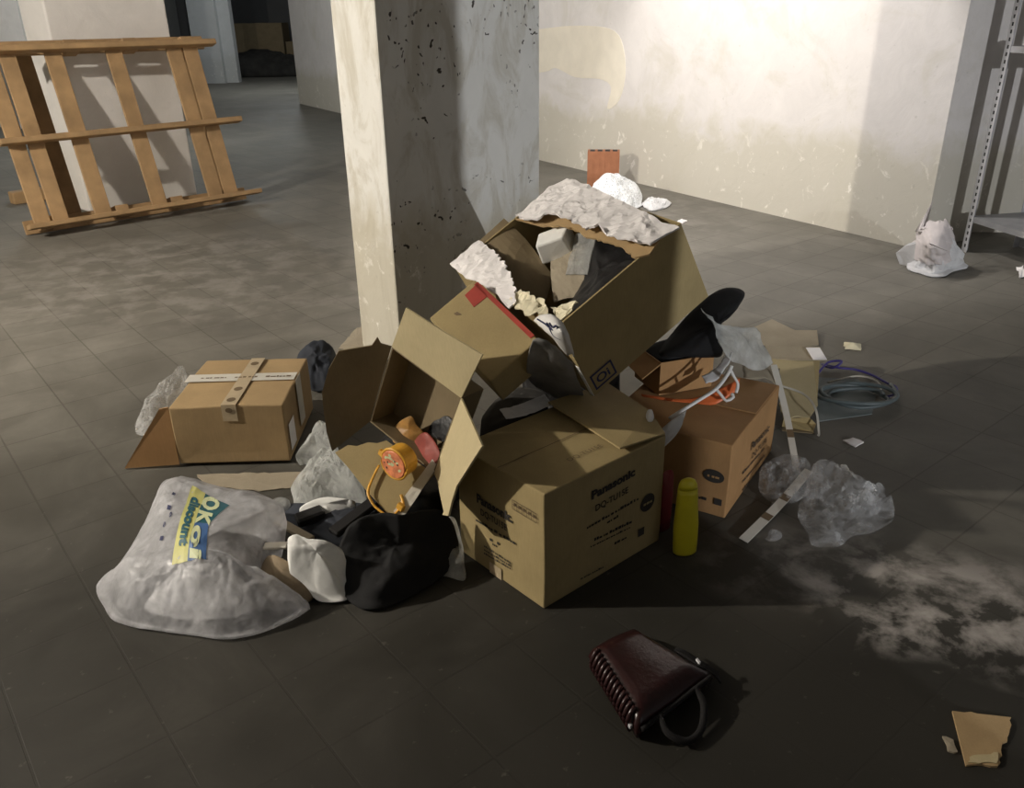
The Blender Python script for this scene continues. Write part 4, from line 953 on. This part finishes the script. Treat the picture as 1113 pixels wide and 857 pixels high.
bm = sheet([[G(806, 400, .275), G(830, 398, .23), G(846, 402, .16)], [G(808, 414, .275), G(834, 414, .24), G(848, 430, .15)]], 10, 8, .01, 18, .002, 14)
tag(link('brown_paper', bm, M['card_grey'], None, True), 'wrinkled brown paper draped beside the torn film', 'paper')
# white strips
def strip(name, pts, wdt, mat, label, cat, marks=()):
    pts = [V(p) for p in pts]; P = catmull(pts, 8, False) if len(pts) > 2 else [pts[0].lerp(pts[1], k / 10) for k in range(11)]
    t = thing(name, label, cat, P[-1] if P[-1].z < P[0].z else P[0]); bm = bmesh.new(); L = []
    def cross(i):
        d = (P[min(i + 1, len(P) - 1)] - P[max(i - 1, 0)]).normalized(); c = d.cross(CP - P[i]).normalized(); c.z *= .3; c.normalize(); return c, d.cross(c).normalized()
    for i, p in enumerate(P):
        c, n = cross(i); L.append((p - c * wdt / 2, p + c * wdt / 2, n))
    rows = [[bm.verts.new(a), bm.verts.new(b), bm.verts.new(b - n * .003), bm.verts.new(a - n * .003)] for a, b, n in L]
    for a, b in zip(rows, rows[1:]):
        for k in range(4): bm.faces.new([a[k], a[(k + 1) % 4], b[(k + 1) % 4], b[k]])
    bm.faces.new(rows[0]); bm.faces.new(rows[-1]); link('band', bm, mat, t)
    bm = bmesh.new()
    for i in marks:
        for sgn in (1,):
            a, b, n = L[i]; c, d, m = L[i + 1]
            sg = 1 if n.dot(CP - a) > 0 else -1
            o_ = n * (.0012 if sg > 0 else -.0045)
            bm.faces.new([bm.verts.new(q) for q in (a + o_, b + o_, d + o_, c + o_)])
    if marks: link('mark', bm, M['ink_soft'], t, flip=False)
    return t
strip('white_strip', [D(841, 397, 2.72), G(855, 452, .125), G(866, 512, .012)], .022, M['tape'], 'white flat strip leaning from flattened carton down to the floor', 'strip', (10,))
strip('white_strip', [G(879, 512, .03), G(846, 550, .012), G(808, 588, .006)], .028, M['tape'], 'white flat strip lying on the floor right of the printed carton', 'strip', (6, 10))
strip('pale_cord', [G(842, 418, .115), G(872, 428, .09), G(886, 444, .08), G(890, 470, .01), G(889, 474, .006)], .008, M['wire_pale'], 'pale cord trailing over the flattened carton', 'cord')
# hose coil and wires
bm = bmesh.new(); add_slab(bm, [G(x, y, .004) for x, y in ((884, 410), (932, 412), (952, 430), (948, 450), (890, 458))], .003, UP)
tag(link('grey_sheet', bm, M['grey_sheet']), 'grey plastic sheet under the coiled hose', 'plastic film')
c = G(930, 436); bm = bmesh.new(); path = []
for k in range(72):
    a = k / 24 * 2 * math.pi; r = .068 + .011 * (k / 24) ; path.append(V((c.x + 1.55 * r * math.cos(a) + .01 * math.sin(k * .7), c.y + 1.15 * r * math.sin(a), .016 + .006 * (k / 24) + .008 * math.sin(a * 1.5 + 1))))
path.append(G(975, 428, .012)); path.append(G(968, 418, .012))
add_tube(bm, path, .008, 8, 3); tag(link('coiled_hose', bm, M['hose'], None, True), 'blue grey hose coiled on the grey sheet', 'hose')
bm = bmesh.new(); add_tube(bm, [G(x, y, z) for x, y, z in ((890, 405, .03), (900, 394, .05), (915, 393, .06), (905, 400, .03), (893, 396, .02), (912, 400, .03), (930, 402, .02), (948, 408, .012), (965, 417, .010), (974, 421, .012), (973, 428, .012), (962, 431, .012), (955, 424, .012))], .005, 7, 5)
tag(link('violet_cable', bm, M['violet'], None, True), 'violet cable tangled above the coiled hose', 'cable')
bm = bmesh.new(); add_tube(bm, [G(x, y, z) for x, y, z in ((900, 416, .02), (930, 409, .012), (950, 413, .01), (958, 422, .01), (950, 428, .01))], .004, 7, 5)
tag(link('grey_cable', bm, M['wire_pale'], None, True), 'pale grey cable looping beyond the coiled hose', 'cable')
scrap('paper_scrap', ((917, 373), (935, 374), (936, 381), (918, 380)), 'small pale chip on floor beyond the violet cable', 'paper', M['paper_cream'], seed=22, amp=.02)
scrap('paper_scrap', ((916, 479), (927, 476), (939, 481), (930, 486)), 'white paper scrap on floor below the coiled hose', 'paper', M['paper'], seed=23)
# clear film
bm = drape([G(*p) for p in ((876, 560, .04), (880, 530, .08), (884, 508, .12), (900, 503, .13), (925, 516, .13), (948, 532, .10), (970, 541, .05), (962, 562, .03), (930, 575, .02), (914, 590, .006), (888, 591, .006), (884, 578, .02))], .02, .035, 11, .003, 34, 9, 2.0, None, 71, True, 5, .04, .022, 27)
tag(link('clear_film', bm, M['film'], None, False), 'crumpled clear plastic film on floor at the right', 'plastic film')
bm = drape([G(*p) for p in ((826, 515, .04), (838, 502, .06), (862, 498, .07), (880, 505, .06), (874, 530, .03), (862, 545, .01), (838, 545, .006))], .006, .022, 12, .003, 24, 8, 2.0, None, 72, True, 5, .04, .016, 28)
tag(link('clear_film', bm, M['film'], None, False), 'thinner clear film patch against the second printed carton', 'plastic film')
bm = drape([G(*p) for p in ((830, 580, .006), (842, 576, .01), (850, 580, .01), (846, 586, .006), (834, 587, .006))], .008, .004, 30, .001, 6, 4, seed=73)
tag(link('film_scrap', bm, M['film'], None, True), 'small clear film scrap beside the lower white strip', 'plastic film')

# yellow bottle
yc = G(744, 601); t = thing('yellow_bottle', 'yellow plastic bottle standing beside the front printed carton', 'bottle', yc)
def lathe(bm, c, prof, sx=1.0, sy=1.0, seg=24, ang=0.0, tilt=(0, 0)):
    rings = []
    for r, z in prof:
        rings.append([bm.verts.new((c.x + (r * sx * math.cos(a) * math.cos(ang) - r * sy * math.sin(a) * math.sin(ang)) + tilt[0] * z, c.y + (r * sx * math.cos(a) * math.sin(ang) + r * sy * math.sin(a) * math.cos(ang)) + tilt[1] * z, c.z + z)) for a in [2 * math.pi * k / seg for k in range(seg)]])
    for a, b in zip(rings, rings[1:]):
        for k in range(seg): bm.faces.new([a[k], a[(k + 1) % seg], b[(k + 1) % seg], b[k]])
    bm.faces.new(rings[0][::-1]); bm.faces.new(rings[-1])
bm = bmesh.new(); lathe(bm, yc, [(.030, .001), (.035, .006), (.036, .03), (.0365, .10), (.034, .13), (.032, .16), (.030, .195), (.0285, .213)], 1.0, .6, 24, .2, (-.03, 0)); link('body', bm, M['yellow'], t, True)
bm = bmesh.new(); lathe(bm, yc + UP * .0, [(.0283, .2135), (.0265, .226), (.021, .238), (.010, .244)], 1.0, .6, 24, .2, (-.03, 0)); link('cap', bm, M['yellow'], t, True)
heap('red_wrapper', [D(721, 516, 2.06), D(727, 511, 2.09), D(732, 514, 2.10), D(731, 528, 2.08), D(724, 530, 2.06)], 'dark red wrapper wedged behind the yellow bottle', 'wrapper', M['red'], .005, .004, 18, .003, 74)

# ------------------------------------------------------------------ foreground
# maroon leather bag lying flat
zt = .075; k0, k1, k2, k3 = [G(x, y, zt) for x, y in ((645, 699), (690, 671), (772, 718), (694, 776))]   # spine start, top, right, spine end
t = thing('leather_bag', 'maroon leather bag lying flat on the floor in front', 'bag', G(705, 740))
bm = bmesh.new(); nu, nv = 20, 16; top = []; bot = []
eu = (k3 - k0); ev = ((k1 - k0) + (k2 - k3)) / 2
for i in range(nu + 1):
    a = i / nu; r1, r2 = [], []
    for j in range(nv + 1):
        b_ = j / nv; p = k0.lerp(k3, a).lerp(k1.lerp(k2, a), b_)
        ed = min(a, 1 - a) * 8; ed2 = min(b_, 1 - b_) * 8; e = min(1, ed) * min(1, ed2)
        z = .058 + .017 * min(1, min(ed, ed2)) - .03 * b_ * b_ * .6 + .004 * noise.noise(p * 9)
        r1.append(bm.verts.new((p.x, p.y, z))); r2.append(bm.verts.new((p.x, p.y, .004)))
    top.append(r1); bot.append(r2)
for g in (top,):
    for i in range(nu):
        for j in range(nv): bm.faces.new([g[i][j], g[i + 1][j], g[i + 1][j + 1], g[i][j + 1]])
for i in range(nu):
    for j in range(nv): bm.faces.new([bot[i][j], bot[i][j + 1], bot[i + 1][j + 1], bot[i + 1][j]])
out_n = (k0 - k1).normalized()
rim_t = [top[i][0] for i in range(nu + 1)] + [top[nu][j] for j in range(1, nv + 1)] + [top[i][nv] for i in range(nu - 1, -1, -1)] + [top[0][j] for j in range(nv - 1, 0, -1)]
rim_b = [bot[i][0] for i in range(nu + 1)] + [bot[nu][j] for j in range(1, nv + 1)] + [bot[i][nv] for i in range(nu - 1, -1, -1)] + [bot[0][j] for j in range(nv - 1, 0, -1)]
cc = (k0 + k1 + k2 + k3) / 4
mid = [bm.verts.new((a.co + b_.co) / 2 + (V((a.co.x, a.co.y, 0)) - V((cc.x, cc.y, 0))).normalized() * .012) for a, b_ in zip(rim_t, rim_b)]
n = len(rim_t)
for i in range(n):
    j = (i + 1) % n; bm.faces.new([rim_t[i], rim_t[j], mid[j], mid[i]]); bm.faces.new([mid[i], mid[j], rim_b[j], rim_b[i]])
link('body', bm, M['leather'], t, True)
bm = bmesh.new()
for k in range(13):
    a = .08 + k * .068; p = k0.lerp(k3, a); q = out_n
    add_tube(bm, [V((p.x, p.y, .068)) - q * .006, V((p.x, p.y, .058)) + q * .008, V((p.x, p.y, .035)) + q * .016, V((p.x, p.y, .012)) + q * .008], .0055, 8, 4)
link('ribbed_gusset', bm, M['leather'], t, True)
bm = bmesh.new(); add_tube(bm, [V((p.x, p.y, .04)) for p in (k3.lerp(k2, x) + (k3 - k0).normalized() * .013 for x in (0.02, .3, .6, .98))], .006, 8, 4); link('zip', bm, M['leather_dark'], t, True)
bm = bmesh.new(); e0 = k3.lerp(k2, .25); e1 = k3.lerp(k2, .75); dr = (k3 - k0).normalized(); add_tube(bm, [V((e0.x, e0.y, .04)) + dr * .01, V((e0.x, e0.y, .03)) + dr * .05, V((e0.x, e0.y, .015)) + dr * .085 + (e1 - e0) * .3, V((e1.x, e1.y, .015)) + dr * .085 - (e1 - e0) * .3, V((e1.x, e1.y, .03)) + dr * .05, V((e1.x, e1.y, .04)) + dr * .01], .008, 8, 5); link('handle', bm, M['leather_dark'], t, True)
bm = sheet([[V((p.x, p.y, z)) for p, z in ((k1.lerp(k2, .55), .045), (k1.lerp(k2, .55) + ev.normalized() * .03, .03), (k2 + ev.normalized() * .035, .02))], [V((p.x, p.y, z)) for p, z in ((k1.lerp(k2, .9), .045), (k2 + ev.normalized() * .012, .035), (k2 + dr * .03 + ev.normalized() * .02, .02))]], 10, 6, .003, 20, .004, 4); link('strap', bm, M['leather_dark'], t, True)
bm = bmesh.new(); q = k1.lerp(k2, .86); add_obox(bm, V((q.x, q.y, .05)), dr, ev.normalized(), UP, -.008, .008, -.004, .004, 0, .006); q = k3 + out_n * .012; add_obox(bm, V((q.x, q.y, .03)), dr, ev.normalized(), UP, -.02, -.01, -.005, .005, 0, .008); bevel(bm, .0015, 1); link('buckle', bm, M['steel_white'], t)
# cardboard scraps
pts = torn([G(x, y, .006) for x, y in ((1035, 773), (1062, 776), (1099, 780), (1097, 797), (1088, 816), (1084, 833), (1050, 832))], (0, 2, 3, 4, 5), .004, .012, 3)
t = thing('cardboard_scrap', 'torn buff cardboard piece on the floor at the front right', 'cardboard', G(1066, 805))
bm = bmesh.new(); add_slab(bm, pts, .005, UP); bmesh.ops.triangulate(bm, faces=[f for f in bm.faces if len(f.verts) > 4]); link('sheet', bm, M['card'], t)
bm = bmesh.new(); add_slab(bm, torn([G(x, y, .0085) for x, y in ((1054, 823), (1085, 818), (1083, 830), (1052, 829))], (0, 1, 2, 3), .003, .01, 4), .002, UP); bmesh.ops.triangulate(bm, faces=[f for f in bm.faces if len(f.verts) > 4]); o = link('peeled_layer', bm, M['card_pale'], t); tag(o, 'paler peeled lower edge')
scrap('cardboard_scrap', ((1024, 801), (1036, 805), (1041, 818), (1030, 817)), 'tiny cardboard scrap left of the torn buff piece', 'cardboard', M['card_grey'], seed=31, amp=.002)

# ------------------------------------------------------------------ light: lamps of the basement, with added fills
def shaded_lamp(name, loc, aim, e, col, r=.05, ang=128):
    l = bpy.data.lights.new(name, 'SPOT'); l.energy = e; l.color = col; l.shadow_soft_size = r; l.spot_size = math.radians(ang); l.spot_blend = .25
    o = bpy.data.objects.new(name, l); COL.objects.link(o); o.location = loc; o.rotation_euler = (V(aim) - V(loc)).to_track_quat('-Z', 'Y').to_euler(); return o
def lamp(name, loc, e, col, r=.08):
    l = bpy.data.lights.new(name, 'POINT'); l.energy = e; l.color = col; l.shadow_soft_size = r
    o = bpy.data.objects.new(name, l); COL.objects.link(o); o.location = loc; return o
lamp('lamp_left', (-4.65, 1.72, 2.55), 640, (1.0, .92, .80), .05)
lamp('lamp_right_rear', (4.6, -5.9, 1.95), 1050, (.95, .97, 1.0), .03)
shaded_lamp('lamp_wall', (-.73, 5.38, 2.95), (1.9, 6.3, 1.0), 160, (1.0, .95, .905))
shaded_lamp('lamp_wall', (.45, 5.68, 2.95), (1.9, 5.4, .8), 140, (1.0, .95, .905))  # added companion lamp, evens out light on the wall's near end
lamp('lamp_far', (-4.5, 19, 2.8), 120, (.92, .98, 1.0), .1)
lamp('fill_mid', (-4.6, 10.4, 2.9), 110, (.92, .98, 1.0), .1)  # added fill lamp, brightens the wall's far end and the floor there
w = bpy.data.worlds.new('World'); SC.world = w; w.use_nodes = True
w.node_tree.nodes['Background'].inputs[0].default_value = (.9, .95, 1, 1); w.node_tree.nodes['Background'].inputs[1].default_value = .014

# ------------------------------------------------------------------ camera
cam = bpy.data.cameras.new('camera'); co = bpy.data.objects.new('camera', cam); COL.objects.link(co)
cam.sensor_width = 36; cam.sensor_fit = 'HORIZONTAL'; cam.lens = FPX / 1113 * 36; cam.clip_start = .05; cam.clip_end = 100
cx, cy, cz = ROT @ V((1, 0, 0)), ROT @ V((0, -1, 0)), ROT @ V((0, 0, -1))
mw = Matrix((cx, cy, cz)).transposed().to_4x4(); mw.translation = CP; co.matrix_world = mw
SC.camera = co
SC.view_settings.view_transform = 'Standard'; SC.view_settings.look = 'None'; SC.view_settings.gamma = 1; SC.view_settings.exposure = 0.3
SC.view_settings.use_curve_mapping = False
